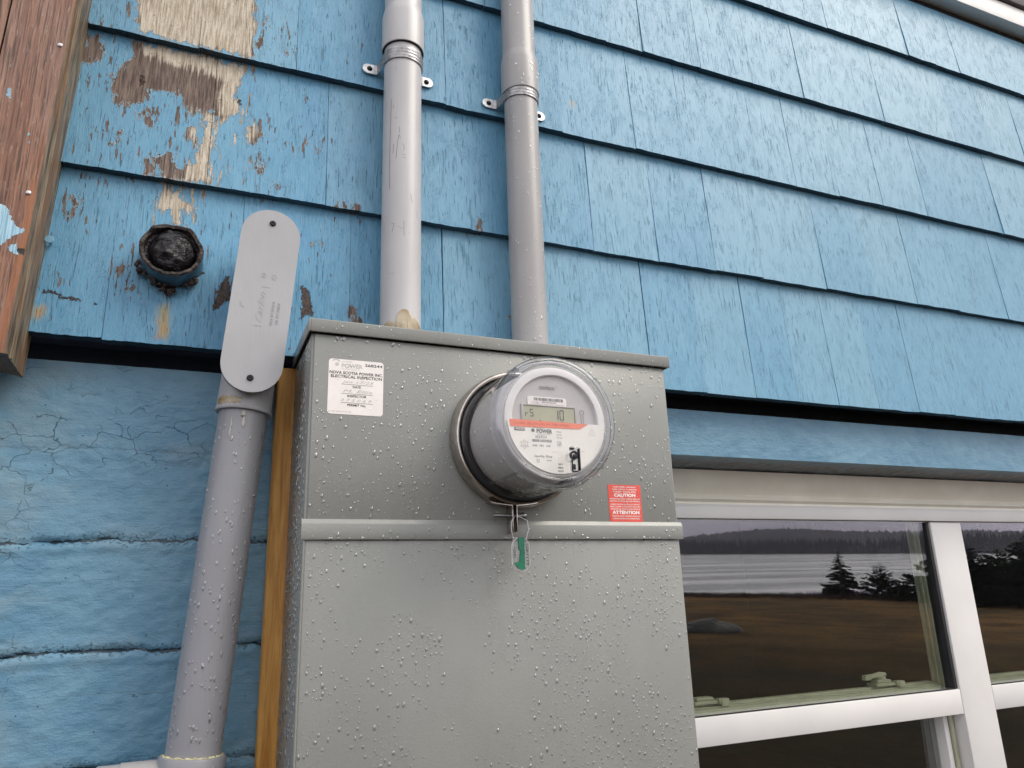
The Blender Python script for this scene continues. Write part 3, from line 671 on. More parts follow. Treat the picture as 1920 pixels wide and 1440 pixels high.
# ------------------------------------------------------------------ meter cabinet
BX0, BX1, BYF = .1185, .6430, -.155
cabt = thing('meter_cabinet', 'large grey steel meter cabinet beaded with rain, mounted on the blue wall', 'electrical box', ((BX0 + BX1) / 2, 0, 1.0))
mb = MB(); mb.box(BX0 + .001, BX1 - .001, BYF + .0008, -.0005, 1.020, 1.8262, .003); mb.build('cabinet_body', M['cabinet'], cabt)
mb = MB(); mb.box(BX0 + .0045, BX1 - .0045, BYF - .0022, BYF + .004, 1.5915, 1.8235, .0016); mb.build('upper_cover', M['cabinet'], cabt)
mb = MB(); mb.box(BX0 + .0035, BX1 - .0035, BYF - .0020, BYF + .004, 1.020, 1.5700, .0014); mb.build('lower_cover', M['cabinet'], cabt)
CAP = [(-.1625, 1.8250), (-.1632, 1.8262), (-.1632, 1.8405), (-.1610, 1.8425), (-.0005, 1.8435), (-.0005, 1.8395), (-.1592, 1.8390), (-.1598, 1.8250)]
def xprism(mb, prof, xa, xb, bev=.0):
    a = [mb.bm.verts.new((xa, y, z)) for y, z in prof]; b = [mb.bm.verts.new((xb, y, z)) for y, z in prof]; n = len(prof)
    for i in range(n): mb.bm.faces.new((a[i], a[(i + 1) % n], b[(i + 1) % n], b[i]))
    mb.bm.faces.new(a[::-1]); mb.bm.faces.new(b)
mb = MB(); xprism(mb, CAP, BX0 - .0012, BX1 + .0012)
for xx in (BX0 - .0035, BX1 + .0015): mb.box(xx, xx + .002, -.1630, -.0005, 1.8250, 1.8420, .0006)
mb.build('rain_cap', M['cabinet'], cabt, ang=40)
BAND = [(-.1580, 1.5935), (-.1584, 1.5925), (-.1602, 1.5895), (-.1606, 1.5885), (-.1606, 1.5725), (-.1600, 1.5705), (-.1572, 1.5705), (-.1572, 1.5945)]
mb = MB(); xprism(mb, BAND, BX0 - .0016, BX1 + .0016); mb.build('drip_ledge', M['cabinet'], cabt, ang=35)
MB().tube([(BX0 + .0022, -.1572, 1.02), (BX0 + .0022, -.1572, 1.569)], .0014, 8).build('cover_edge', M['cabinet'], cabt)
# rain on the front, on the ledge and on the left side
rr = random.Random(11); pts = []; HASH = {}
def front(x0, x1, z0, z1, n, y, big, p=3.2, keep=lambda x, z: True):
    c = 0
    while c < n:
        x, z = rr.uniform(x0, x1), rr.uniform(z0, z1)
        if not keep(x, z) or fbm(np.array([x * 16.]), np.array([z * 16.]), 3)[0] < rr.uniform(.28, .54): continue
        r = rsize(rr, big, p); gx, gz = int(x / .006), int(z / .006); c += 1
        if any(math.hypot(x - a, z - b) < 1.5 * (r + q_) for i_ in (-1, 0, 1) for j_ in (-1, 0, 1) for a, b, q_ in HASH.get((gx + i_, gz + j_, y), ())): continue
        HASH.setdefault((gx, gz, y), []).append((x, z, r)); pts.append((Vector((x, y, z)), (0, -1, 0), r))
mc = (.389, 1.700)
okk = lambda x, z: math.hypot(x - mc[0], z - mc[1]) > .093 and not (.138 < x < .215 and 1.718 < z < 1.797) and not (.525 < x < .585 and 1.590 < z < 1.648)
front(BX0 + .006, BX1 - .006, 1.597, 1.823, 1700, BYF - .0022, .0026, 3.2, okk)
front(BX0 + .006, BX1 - .006, 1.275, 1.567, 4300, BYF - .0020, .0025, 3.0)
front(BX0 + .006, BX1 - .006, 1.573, 1.586, 60, -.1606, .0026, 2.2)
front(BX0 + .004, BX1 - .004, 1.8275, 1.8395, 60, -.1632, .0016, 3)
for i in range(34):
    x = rr.uniform(BX0 + .01, BX1 - .01); pts.append((Vector((x, -.1604, 1.5716)), (0, -1, -.2), rr.uniform(.0012, .0028)))
    if i % 2: pts.append((Vector((x, BYF - .0022, 1.8215 - rr.random() * .002)), (0, -1, 0), rr.uniform(.0015, .0036)))
for i in range(26): pts.append((Vector((rr.uniform(.530, .580), -.1578, rr.uniform(1.596, 1.643))), (0, -1, 0), rr.uniform(.0004, .0009)))
for i in range(16): pts.append((Vector((rr.uniform(.143, .210), -.1578, rr.uniform(1.724, 1.79))), (0, -1, 0), rr.uniform(.0005, .0010)))
drops('raindrops', cabt, pts, 3, 1.0)
pts = []
for i in range(1500): pts.append((Vector((BX0 + .0010, rr.uniform(-.150, -.004), rr.uniform(1.28, 1.822))), (-1, 0, 0), rsize(rr, .0026, 2.2)))
drops('side_raindrops', cabt, pts, 5, 1.8)

# inspection sticker
def rrect(x0, x1, z0, z1, r, n=5):
    P = []
    for cx, cz, a0 in ((x1 - r, z1 - r, 0), (x0 + r, z1 - r, 90), (x0 + r, z0 + r, 180), (x1 - r, z0 + r, 270)):
        for k in range(n + 1): a = R(a0 + 90 * k / n); P.append((cx + r * math.cos(a), cz + r * math.sin(a)))
    return P[::-1]
yS = BYF - .0022
def arc_pts(cx, cz, r, a0, a1, n=16): return [(cx + r * math.cos(R(a0 + (a1 - a0) * k / n)), cz + r * math.sin(R(a0 + (a1 - a0) * k / n))) for k in range(n + 1)]
def logo(mb, x, z, s, y):
    """a swoosh over a round drop, s = size"""
    o = arc_pts(x + s * .5, z, s * .50, 150, 20); i = arc_pts(x + s * .47, z - s * .10, s * .42, 25, 145)
    mb.bm.faces.new([mb.bm.verts.new((a, y, b)) for a, b in o + i])
    d = arc_pts(x + s * .62, z - s * .18, s * .23, 100, 440, 18); mb.bm.faces.new([mb.bm.verts.new((a, y, b)) for a, b in d[:-1]])
st = MB().prism(rrect(.1415, .2105, 1.7222, 1.7930, .004), yS - .0003, yS).build('inspection_sticker', M['sticker'], cabt, label='white square inspection sticker with rounded corners', smooth=False)
y = yS - .00045; mb = MB()
mb.text('268244', .1865, 1.7858, y, .0034, .0225, bold=.012)
mb.text('NOVA SCOTIA POWER INC.', .1428, 1.7738, y, .0036, .0668, bold=.018)
mb.text('ELECTRICAL INSPECTION', .1445, 1.7689, y, .0036, .0640, bold=.018)
mb.text('DATE', .1720, 1.7565, y, .0028, .0100, bold=.02); mb.text('INSPECTOR', .1655, 1.7445, y, .0028, .0240, bold=.02); mb.text('PERMIT No.', .1658, 1.7330, y, .0028, .0235, bold=.02)
for z in (1.7607, 1.7487, 1.7372): mb.stroke([(.1580, z), (.1975, z)], y, .0004)
mb.build('print', M['ink'], st, smooth=False)
mb = MB(); mb.text('NOVA SCOTIA', .1575, 1.7895, y, .0014, .0130); mb.text('POWER', .1575, 1.7825, y, .0050, .0265, bold=.03); mb.text('An Emera Company', .1578, 1.7800, y, .0014, .0225)
logo(mb, .1452, 1.7880, .0105, y)
mb.text('Jan 17/23', .158, 1.7625, y, .0036, .040, shear=.3); mb.text('M. Ellis', .160, 1.7505, y, .0036, .037, shear=.3); mb.text('3 7 5 0 6 9', .157, 1.7388, y, .0034, .039, shear=.3)
mb.text('63 00 2546 2011-06', .1430, 1.7248, y, .0016, .0280)
mb.build('faded_print', M['paleink'], st, smooth=False)
# red caution sticker
rs_ = MB().prism([(.5285, 1.6455), (.5812, 1.6455), (.5812, 1.5945), (.5285, 1.5945)], yS - .0003, yS).build('caution_sticker', M['redsticker'], cabt, label='red caution sticker with white lettering', smooth=False)
mb = MB(); cx = .5548
for txt, z, h, wd, b in (('CUSTOMER: OPENING', 1.6415, .0018, .037, .02), ('THIS COVER IS UNSAFE', 1.6382, .0018, .040, .02), ('KEEP SEALED', 1.6349, .0018, .037, .02), ('CAUTION', 1.6290, .0042, .0345, .05),
        ('METER BASE AND CABLES ARE LIVE', 1.6250, .0018, .048, .02), ('SWITCH OFF MAIN BEFORE OPENING', 1.6218, .0018, .048, .02), ('CLIENT: NE PAS OUVRIR CE COFFRET', 1.6174, .0018, .047, .02),
        ('SANS COUPER LE COURANT PRINCIPAL', 1.6142, .0018, .049, .02), ('RISQUE DE CHOC ELECTRIQUE', 1.6110, .0018, .047, .02), ('ATTENTION', 1.6052, .0042, .0435, .05), ('CIRCUIT SOUS TENSION MALGRE', 1.6012, .0018, .045, .02), ("L'OUVERTURE DU COMPTEUR", 1.5978, .0018, .043, .02)):
    mb.text(txt, cx, z, y, h, wd, 'C', bold=b)
mb.build('lettering', M['whiteink'], rs_, smooth=False)

# wooden backing board behind the cabinet
bb = MB().box(.0965, .655, .0005, .0285, .95, 1.8240, .0015).build('backing_board', M['timber'], origin=(.11, .015, .95))
tag(bb, 'orange brown timber board standing out behind the left edge of the grey cabinet', 'board')

# ------------------------------------------------------------------ electric meter
MX, MZ = mc
met = thing('electric_meter', 'round electric meter in a clear cover on the grey cabinet, display reading 10', 'electric meter', (MX, BYF - .0022, MZ))
y0 = BYF - .0024
MB().lathe([(.0860, y0), (.0905, y0), (.0915, y0 - .003), (.0912, y0 - .016), (.0895, y0 - .0215), (.0885, y0 - .0235), (.0868, y0 - .0240), (.0850, y0 - .0228), (.0838, y0 - .0200), (.0836, y0 - .002)], mc, 128).build('clamp_ring', M['steel'], met)
MB().lathe([(.0834, y0 - .001), (.0834, y0 - .0120), (.0800, y0 - .0150), (.0001, y0 - .0150)], mc, 96).build('meter_base', M['gasket'], met)
MB().lathe([(.0710, y0 - .0155), (.0705, -.2080), (.0695, -.2660), (.0685, -.2700), (.0668, -.2715), (.0590, -.2715), (.0580, -.2705), (.0575, -.2655), (.0001, -.2655)], (.3915, 1.7005), 96).build('inner_housing', M['housing'], met)
dc = (.3945, 1.7015)
MB().lathe([(.0675, -.2718), (.0670, -.2738), (.0655, -.2745), (.0580, -.2745), (.0570, -.2735), (.0565, -.2700)], dc, 128).build('face_ring', M['face_white'], met)
MB().lathe([(.0566, -.2705), (.0001, -.2700)], dc, 96).build('face_plate', M['face_grey'], met, smooth=False)
def F(x, z): return (x * .985, 1.5 + (z - 1.5) * .985)
# moulded maker's lettering, barcode label
mb = MB(); a = F(.381, 1.7445); mb.text('CENTRON', a[0], a[1], -.2712, .0040, .0205, bold=.01); a = F(.403, 1.7478); mb.text('®', a[0], a[1], -.2712, .0018)
mb.build('moulded_lettering', M['greyink'], met, smooth=False)
a = F(.3645, 1.7237); b = F(.4175, 1.7347)
bl = MB().prism(rrect(a[0], b[0], a[1], b[1], .0028), -.2714, -.2708).build('barcode_label', M['sticker'], met, smooth=False)
mb = MB(); xx = a[0] + .0085; br = random.Random(2)
while xx < b[0] - .004: wd = br.choice((.0003, .0005, .0008)); mb.box(xx, xx + wd, -.27155, -.2715, b[1] - .0052, b[1] - .0014); xx += wd + br.choice((.0003, .0005, .0008))
mb.text('00C0P26760', a[0] + .0190, a[1] + .0031, -.2716, .0019, .019); mb.text('ITEM NUMBER', a[0] + .005, a[1] + .0031, -.2716, .0010, .010); mb.text('FCC ID: SK9AMI-2A   IC: 864G-AMI2A   MODEL AMI2', a[0] + .004, a[1] + .0010, -.2716, .0010, .044)
mb.build('print', M['ink'], bl, smooth=False)
# display: bezel, screen, segments
mb = MB(); x0_, z1_ = F(.3585, 1.7222); x1_, z0_ = F(.4280, 1.7000)
mb.box(x0_ - .003, x0_, -.2722, -.2702, z0_, z1_ + .002, .0004); mb.box(x1_, x1_ + .002, -.2722, -.2702, z0_, z1_ + .002, .0004); mb.box(x0_, x1_, -.2722, -.2702, z1_ + .0004, z1_ + .002, .0004)
dsp = mb.build('display', M['lcdframe'], met)
MB().box(x0_ + .0002, x1_ - .0002, -.2700, -.2695, z0_, z1_ + .0004).build('screen', M['lcd'], dsp, smooth=False).location.y -= .0012
def seg7(mb, x, z, w, h, which, y, t=.0009, half=False):
    hh = h / 2; g_ = .0003
    S = dict(a=[(x, z + h), (x + w, z + h)], g=[(x, z + hh), (x + w, z + hh)], d=[(x, z), (x + w, z)], f=[(x, z + hh + g_), (x, z + h - g_)], b=[(x + w, z + hh + g_), (x + w, z + h - g_)], e=[(x, z + g_), (x, z + hh - g_)], c=[(x + w, z + g_), (x + w, z + hh - g_)])
    for k in which: mb.stroke(S[k], y, t)
mb = MB(); q = -.2715
sx0, sz = F(.3605, 1.7095)
seg7(mb, sx0 + .0008, sz - .0005, .0032, .0080, 'eg', q); mb.build('segments', M['lcdink'], dsp, smooth=False); mb = MB(); seg7(mb, sx0 + .0070, sz, .0036, .0084, 'afgcd', q)
mb.build('segments', M['lcdink'], dsp, smooth=False); mb = MB()
ax, az = F(.4050, 1.7070); mb.stroke([(ax, az), (ax, az + .0116)], q, .0011); mb.build('segments', M['lcdink'], dsp, smooth=False); mb = MB(); seg7(mb, ax + .0028, az, .0046, .0116, 'abcdef', q, .0011)
mb.build('segments', M['lcdink'], dsp, smooth=False); mb = MB(); ax, az = F(.4075, 1.7035); mb.text('kWh', ax, az, q, .0014, .006); mb.build('unit_mark', M['lcdink'], dsp, smooth=False); mb = MB(); mb.stroke([(F(.3795, 0)[0], F(0, 1.7045)[1]), (F(.3815, 0)[0], F(0, 1.7045)[1])], q, .0012)
mb.build('segments', M['lcdink'], dsp, smooth=False)
# infrared port outline
mb = MB(); a = F(.4385, 1.7180); P = arc_pts(a[0], a[1], .0030, -60, 240, 18); mb.stroke(P, -.2712, .0006)
mb.stroke([P[0], (P[0][0] + .0002, F(0, 1.7010)[1])], -.2712, .0006); mb.stroke([P[-1], (P[-1][0] + .0002, F(0, 1.7010)[1])], -.2712, .0006)
mb.build('port_outline', M['greyink'], met, smooth=False)
# white name plate: the part of the disc under a chord
zc = F(0, 1.7022)[1]; rr_ = .0645; dx = math.sqrt(rr_ ** 2 - (zc - dc[1]) ** 2)
a0 = math.degrees(math.asin((zc - dc[1]) / rr_)); P = arc_pts(dc[0], dc[1], rr_, a0, -180 - a0, 60)
npl = MB().prism(P, -.2768, -.2760).build('name_plate', M['plate'], met, smooth=False)
o = [F(.3375, 1.7030), F(.4430, 1.7020), F(.4310, 1.6952), F(.3385, 1.6942)]
os_ = MB().prism(o[::-1], -.2773, -.27685).build('orange_stripe', M['orange'], npl, smooth=False)
q = -.2771; mb = MB()
a = F(.3430, 1.6975); MB.text(mb, 'S 2.0-20A  120  277V  FM4  3W  TYPE  CP201A', a[0], a[1], -.2776, .0026, .072)
mb.build('stripe_print', M['pinkink'], npl, smooth=False)
mb = MB(); a = F(.3435, 1.6895); mb.box(a[0], a[0] + .0135, q - .00005, q + .0001, a[1], a[1] + .0036)
a = F(.3725, 1.6880); mb.text('POWER', a[0], a[1], q, .0046, .0205, bold=.035); a = F(.3730, 1.6932); mb.text('NOVA SCOTIA', a[0], a[1] - .0002, q, .0010, .0095)
a = F(.3735, 1.6858); mb.text('An Emera Company', a[0], a[1], q, .0011, .0170)
a = F(.3615, 1.6925); logo(mb, a[0], a[1], .0098, q)
a = F(.3770, 1.6815); mb.text('2523521', a[0] - .0065, a[1], q, .0031, .0150); a = F(.3665, 1.6768); xx = a[0]
while xx < a[0] + .0245: wd = br.choice((.0003, .0005, .0007)); mb.stroke([(xx + wd / 2, a[1]), (xx + wd / 2, a[1] + .0031)], q, wd); xx += wd + br.choice((.0003, .0005, .0008))
a = F(.3665, 1.6712); mb.text('540  783  150', a[0], a[1], q, .0023, .0230)
a = F(.3990, 1.6895)
for k, t_ in enumerate(('TYPE C1S', '32 CL', '3T 2.6')): mb.text(t_, a[0], a[1] - k * .0036, q, .0016, .007)
a = F(.3712, 1.6582); mb.text('OpenWay', a[0] - .003, a[1], q, .0028, .0135, shear=.25); mb.text('Riva', a[0] + .012, a[1], q, .0028, .0080, shear=.25); mb.text('by Itron', a[0] + .013, a[1] - .0040, q, .0014, .0065, bold=.02)
a = F(.3715, 1.6522); mb.stroke([(a[0], a[1]), (a[0] + .003, a[1]), (a[0] + .003, a[1] + .003), (a[0], a[1] + .003), (a[0], a[1])], q, .0004)
for k in range(3): aa = F(.3990, 1.6500 - k * .0042); mb.text(('240 V', '60Hz', 'Kh 7.2')[k], aa[0], aa[1], q, .0017, .0070, bold=.03)
# maple-style star and small warning triangle
a = F(.3560, 1.6730); star = [(a[0] + (.0058 if k % 2 == 0 else .0032) * math.sin(R(30 * k)), a[1] + (.0058 if k % 2 == 0 else .0032) * math.cos(R(30 * k))) for k in range(13)]
mb.stroke(star, q, .0003); mb.text('AV', a[0], a[1] + .0006, q, .0014, .0026, 'C'); mb.text('1404', a[0], a[1] - .0021, q, .0014, .0056, 'C')
a = F(.4000, 1.6750); mb.stroke([(a[0], a[1] + .003), (a[0] + .0045, a[1] + .003), (a[0] + .0045, a[1] - .002), (a[0], a[1] - .002), (a[0], a[1] + .003)], q, .0004); mb.stroke([(a[0] + .0012, a[1] - .0008), (a[0] + .0020, a[1] + .0010), (a[0] + .0028, a[1] - .0002), (a[0] + .0036, a[1] + .0020)], q, .0005)
mb.build('print', M['greyink'], npl, smooth=False)
mb = MB(); a = F(.4480, 1.6930); mb.stroke([(a[0] - .0048, a[1] - .0045), (a[0], a[1] + .0045), (a[0] + .0048, a[1] - .0045), (a[0] - .0048, a[1] - .0045)], q, .0003); mb.stroke([(a[0], a[1] + .002), (a[0] - .0006, a[1] - .0006), (a[0] + .0006, a[1] - .0006), (a[0], a[1] - .003)], q, .0004)
mb.build('warning_triangle', M['paleink'], npl, smooth=False); mb = MB()
mb.text('10  SINE', F(.424, 0)[0], F(0, 1.6670)[1], q, .0012, .012); mb.build('faint_print', M['paleink'], npl, smooth=False); mb = MB(); mb.text('OUTAGE TEST', F(.392, 0)[0], F(0, 1.6650)[1], q, .0012, .009); mb.build('faint_print', M['paleink'], npl, smooth=False)
q = -.2771; mb = MB(); a = F(.3440, 1.6902); mb.text('MAXI', a[0] + .0012, a[1] + .0003, q - .0003, .0020, .011, bold=.03); mb.build('badge_lettering', M['plate'], npl, smooth=False)
# clear cover
MB().lathe([(.0815, y0 - .0155), (.0822, y0 - .0210), (.0790, y0 - .0225), (.0775, -.1900), (.0785, -.2400), (.0795, -.2650), (.0802, -.2690), (.0806, -.2760), (.0800, -.2830), (.0780, -.2875), (.0745, -.2898), (.0700, -.2900), (.0680, -.2880), (.0672, -.2868), (.0668, -.2867), (.0655, -.28665), (.0001, -.28665)], (.3895, 1.6995), 160).build('glass_cover', M['clear'], met, ang=60)
MB().lathe([(.0772, -.2690), (.0770, -.2780), (.0755, -.2835), (.0725, -.2860), (.0700, -.2862), (.0690, -.2830), (.0700, -.2795), (.0725, -.2770), (.0745, -.2730), (.0752, -.2690), (.0772, -.2690)], (.3895, 1.6995), 160).build('cover_rim', M['rim'], met, ang=80)
MB().lathe([(.0757, -.1900), (.0765, -.2400), (.0775, -.2640)], (.3895, 1.6995), 128)
for an in (44, 136, 232, 318):
    mb = MB(); ca, sa = math.cos(R(an)), math.sin(R(an))
    mb.tube([(.3895 + .0795 * ca, -.183, 1.6995 + .0795 * sa), (.3895 + .0805 * ca, -.268, 1.6995 + .0805 * sa), (.3895 + .0815 * ca, -.283, 1.6995 + .0815 * sa), (.3895 + .076 * ca, -.2905, 1.6995 + .076 * sa), (.3895 + .068 * ca, -.2895, 1.6995 + .068 * sa)], [.0009, .0009, .0012, .0012, .001], 8)
    mb.build('cover_rib', M['rim'], met)
# reset lever with its clear seal on the front of the cover
mb = MB(); a = (.4030, 1.6545)
mb.lathe([(.0001, -.3010), (.0045, -.3010), (.0055, -.3000), (.0058, -.2880)], (a[0], a[1]), 24); mb.box(a[0] - .0052, a[0] + .0075, -.3030, -.2960, a[1] + .0060, a[1] + .0110, .0015)
mb.box(a[0] - .0050, a[0] + .0055, -.3020, -.2960, a[1] - .0185, a[1] - .0045, .0022)
rl = mb.build('reset_lever', M['tagclear'], met, label='clear reset knob with a dark seal strip')
mb = MB(); mb.box(a[0] + .0035, a[0] + .0060, -.3045, -.3005, a[1] - .0175, a[1] + .0085, .0009); mb.box(a[0] - .0032, a[0] - .0002, -.3035, -.3022, a[1] - .0165, a[1] - .0100, .0005); mb.box(a[0] - .0035, a[0] + .002, -.3035, -.3020, a[1] - .0035, a[1] + .0015, .0008)
mb.lathe([(.0030, -.3030), (.0052, -.3030), (.0052, -.3000), (.0030, -.3000)], (a[0] - .0012, a[1] + .0005), 20); mb.box(a[0] - .0048, a[0] - .0036, -.3036, -.3010, a[1] - .018, a[1] - .004, .0004); mb.box(a[0] - .004, a[0] + .003, -.3036, -.3010, a[1] - .0190, a[1] - .0176, .0004); mb.box(a[0] - .006, a[0] - .001, -.3034, -.3, a[1] + .0068, a[1] + .0092, .0005); mb.build('seal_strip', M['screw'], rl)
# screws of the clamp under the ring
mb = MB()
for sx_, dx_ in ((-1, -.0028), (1, .0020)):
    x = MX - .0130 + dx_; mb.box(min(x, x + sx_ * .0011), max(x, x + sx_ * .0011), -.1840, -.1640, 1.5760 + (.002 if sx_ > 0 else 0), 1.6110, .0004)
    P = [(x, -.1745, 1.6115), (x + sx_ * .004, -.1745, 1.6118), (x + sx_ * .022, -.1745, 1.6128 + .001), (x + sx_ * .030, -.1745, 1.6155)]
    for (p0, p1) in zip(P, P[1:]): 
        A_ = [(p0[0], -.184, p0[2]), (p1[0], -.184, p1[2]), (p1[0], -.165, p1[2]), (p0[0], -.165, p0[2])]
        lo_ = [mb.bm.verts.new(v) for v in A_]; hi_ = [mb.bm.verts.new((v[0], v[1], v[2] - .0011)) for v in A_]
        mb.bm.faces.new(lo_); mb.bm.faces.new(hi_[::-1])
        for k in range(4): mb.bm.faces.new((lo_[k], lo_[(k + 1) % 4], hi_[(k + 1) % 4], hi_[k]))
cl_ = mb.build('clamp_tab', M['steel'], met)
mb = MB(); prof = [(.0001, .3480), (.0016, .3495)]
for k in range(20): prof += [(.0027, .3500 + k * .0010), (.0022, .3505 + k * .0010)]
prof += [(.0024, .3745), (.0024, .3790), (.0052, .3800), (.0052, .3830), (.0040, .3835), (.0040, .3880), (.0046, .3885), (.0046, .3925), (.0040, .3935), (.0001, .3935)]
mb.lathe(prof, (-.1760, 1.5985), 20, 'x'); mb.build('clamp_bolt', M['bolt'], cl_)
# rain clinging under the cover
pts = []; rr = random.Random(4)
for i in range(340):
    an = rr.gauss(268, 20); t = rr.random(); yy = -.190 - .095 * t; rad = .0775 + .0018 * t; n_ = Vector((math.cos(R(an)), 0, math.sin(R(an))))
    if rr.random() < .25: an = rr.uniform(180, 360)
    n_ = Vector((math.cos(R(an)), 0, math.sin(R(an)))); rad += .001
    pts.append((Vector((.3895, yy, 1.6995)) + n_ * rad, n_, rsize(rr, .0030, 1.5)))
for i in range(46):
    an = rr.gauss(272, 26); n_ = Vector((math.cos(R(an)), -.15, math.sin(R(an)))); pts.append((Vector((.3895 + .0812 * n_.x, -.279, 1.6995 + .0812 * n_.z)), n_, rr.uniform(.0012, .0030)))
for an in np.linspace(228, 234, 10): n_ = Vector((math.cos(R(an)), 0, math.sin(R(an)))); pts.append((Vector((.3895 + .0795 * n_.x, rr.uniform(-.26, -.19), 1.6995 + .0795 * n_.z)), n_, rr.uniform(.0008, .002)))
drops('raindrops', met, pts, 8, 1.1)

# utility seal tag hanging from the clamp
tg = thing('seal_tag', 'clear oval utility seal with a green insert hanging on wire under the meter', 'seal', (.380, -.188, 1.592))
TX, TZ = .3797, 1.5500
MB().prism(rrect(TX - .0118, TX + .0118, TZ - .0210, TZ + .0200, .0112, 10), -.1905, -.1870, .0008).build('tag_body', M['tagclear'], tg)
op_ = rrect(TX - .0118, TX + .0118, TZ - .0210, TZ + .0200, .0112, 10); MB().tube([(a, -.1888, b) for a, b in op_ + op_[:2]], .0007, 6, caps=False).build('tag_edge', M['vinyl'], tg)
MB().prism([(TX - .0036, TZ + .0205), (TX + .0044, TZ + .0205), (TX + .0044, TZ - .0165), (TX + .0052, TZ - .0178), (TX + .0020, TZ - .0188), (TX - .0040, TZ - .0175), (TX - .0088, TZ - .0120), (TX - .0090, TZ - .0095), (TX - .0030, TZ - .0095), (TX - .0014, TZ + .004), (TX - .0034, TZ + .0060)], -.1914, -.1886).build('green_insert', M['green'], tg, smooth=False)
mb = MB(); mb.text('NSPI', TX - .0106, TZ + .0085, -.1912, .0030, .0125, rot=-90); mb.text('1081179', TX + .0062, TZ + .0115, -.1912, .0032, .0250, rot=-90); mb.build('print', M['ink'], tg, smooth=False)
mb = MB(); mb.tube([(TX - .0098, -.189, TZ + .006), (TX - .0098, -.189, TZ + .0205), (TX - .0122, -.190, TZ + .0290), (TX - .0118, -.189, TZ + .0400), (TX - .006, -.186, TZ + .0460), (TX - .0035, -.180, TZ + .0485)], .0005, 6)
mb.tube([(TX + .0085, -.189, TZ + .006), (TX + .0085, -.189, TZ + .0205), (TX + .0112, -.190, TZ + .0300), (TX + .0106, -.189, TZ + .0410), (TX + .0040, -.186, TZ + .0455), (TX - .0035, -.180, TZ + .0485)], .0005, 6); mb.build('wire', M['zinc'], tg)

# ------------------------------------------------------------------ pipes above the cabinet
def pipe(name, label, x, r, y, zbell, mat, seed, wet):
    t = thing(name, label, 'pipe', (x, y, 1.844), None)
    MB().lathe([(r, 1.8440), (r, zbell + .004), (r - .001, zbell + .004)], (x, y), 64, 'z').build('pipe_body', mat, t)
    rb = r + .0042
    MB().lathe([(r - .0005, zbell + .003), (r + .0004, zbell), (rb - .0006, zbell), (rb, zbell + .0008), (rb, zbell + .062), (rb - .0008, zbell + .068), (r + .0012, zbell + .078), (r + .0004, zbell + .083), (r + .0004, 2.80)], (x, y), 64, 'z').build('bell_coupling', mat, t)
    MB().lathe([(r + .0001, zbell + .0030), (rb - .0010, zbell - .0004), (rb - .0030, zbell - .0008), (r + .0001, zbell - .0008)], (x, y), 48, 'z').build('joint_gap', M['gasket'], t)
    if wet:
        rr = random.Random(seed); pts = []
        for i in range(wet):
            a = R(rr.uniform(190, 375)); z = rr.uniform(1.85, 2.62); rad = (rb if zbell < z < zbell + .065 else r) + .0001; n_ = Vector((math.cos(a), math.sin(a), 0))
            if zbell + .06 < z < zbell + .09: continue
            pts.append((Vector((x, y, z)) + n_ * rad, n_, rsize(rr, .0022, 2.6)))
        drops('raindrops', t, pts, seed, 1.3)
    return t
p1 = pipe('conduit_pipe', 'pale grey vertical pipe with pencil marks and amber glue blobs at its foot', .2600, .0302, -.0470, 2.3650, M['pvc_pale'], 21, 0)
p2 = pipe('conduit_pipe', 'darker warm grey vertical pipe dotted with rain, right of the pale one', .4700, .0288, -.0470, 2.3370, M['pvc_mid'], 22, 420)
# pencil marks wrapped on the pale pipe
mb = MB(); px_, py_, pr_ = .2600, -.0470, .0304
def onpipe(lst, wd=.0006):
    for (u0, z0), (u1, z1) in zip(lst, lst[1:]):
        # u measured at the front plane; move onto the cylinder
        q = []
        d = Vector((u1 - u0, z1 - z0)); 
        if d.length < 1e-5: continue
        nn = Vector((-d.y, d.x)).normalized() * wd / 2
        for (u, z) in ((u0 + nn.x, z0 + nn.y), (u1 + nn.x, z1 + nn.y), (u1 - nn.x, z1 - nn.y), (u0 - nn.x, z0 - nn.y)):
            s_ = max(-.99, min(.99, (u - px_ * 1.0) / pr_)); q.append(mb.bm.verts.new((px_ + pr_ * s_, py_ - pr_ * math.sqrt(1 - s_ * s_), z)))
        mb.bm.faces.new(q)
o_ = .008
for L_ in ([(.232, 2.247), (.232, 2.240)], [(.233, 2.222), (.237, 2.223)], [(.240, 2.206), (.241, 2.195)], [(.236, 2.150), (.238, 2.178), (.240, 2.192), (.248, 2.170), (.247, 2.164)], [(.233, 2.176), (.232, 2.160)], [(.244, 2.158), (.250, 2.156)], [(.245, 2.152), (.251, 2.151)],
           [(.231, 2.041), (.235, 2.040), (.232, 2.026), (.247, 2.031), (.240, 2.035)], [(.248, 2.045), (.249, 2.020)], [(.243, 2.027), (.257, 2.026)], [(.259, 2.092), (.260, 2.082), (.262, 2.078)], [(.230, 1.960), (.236, 1.959)], [(.229, 2.258), (.228, 2.160), (.2285, 2.10)]):
    mb = MB(); onpipe([(a + o_, b) for a, b in L_], .0005); mb.build('pencil_mark', M['greyink'], p1, smooth=False)
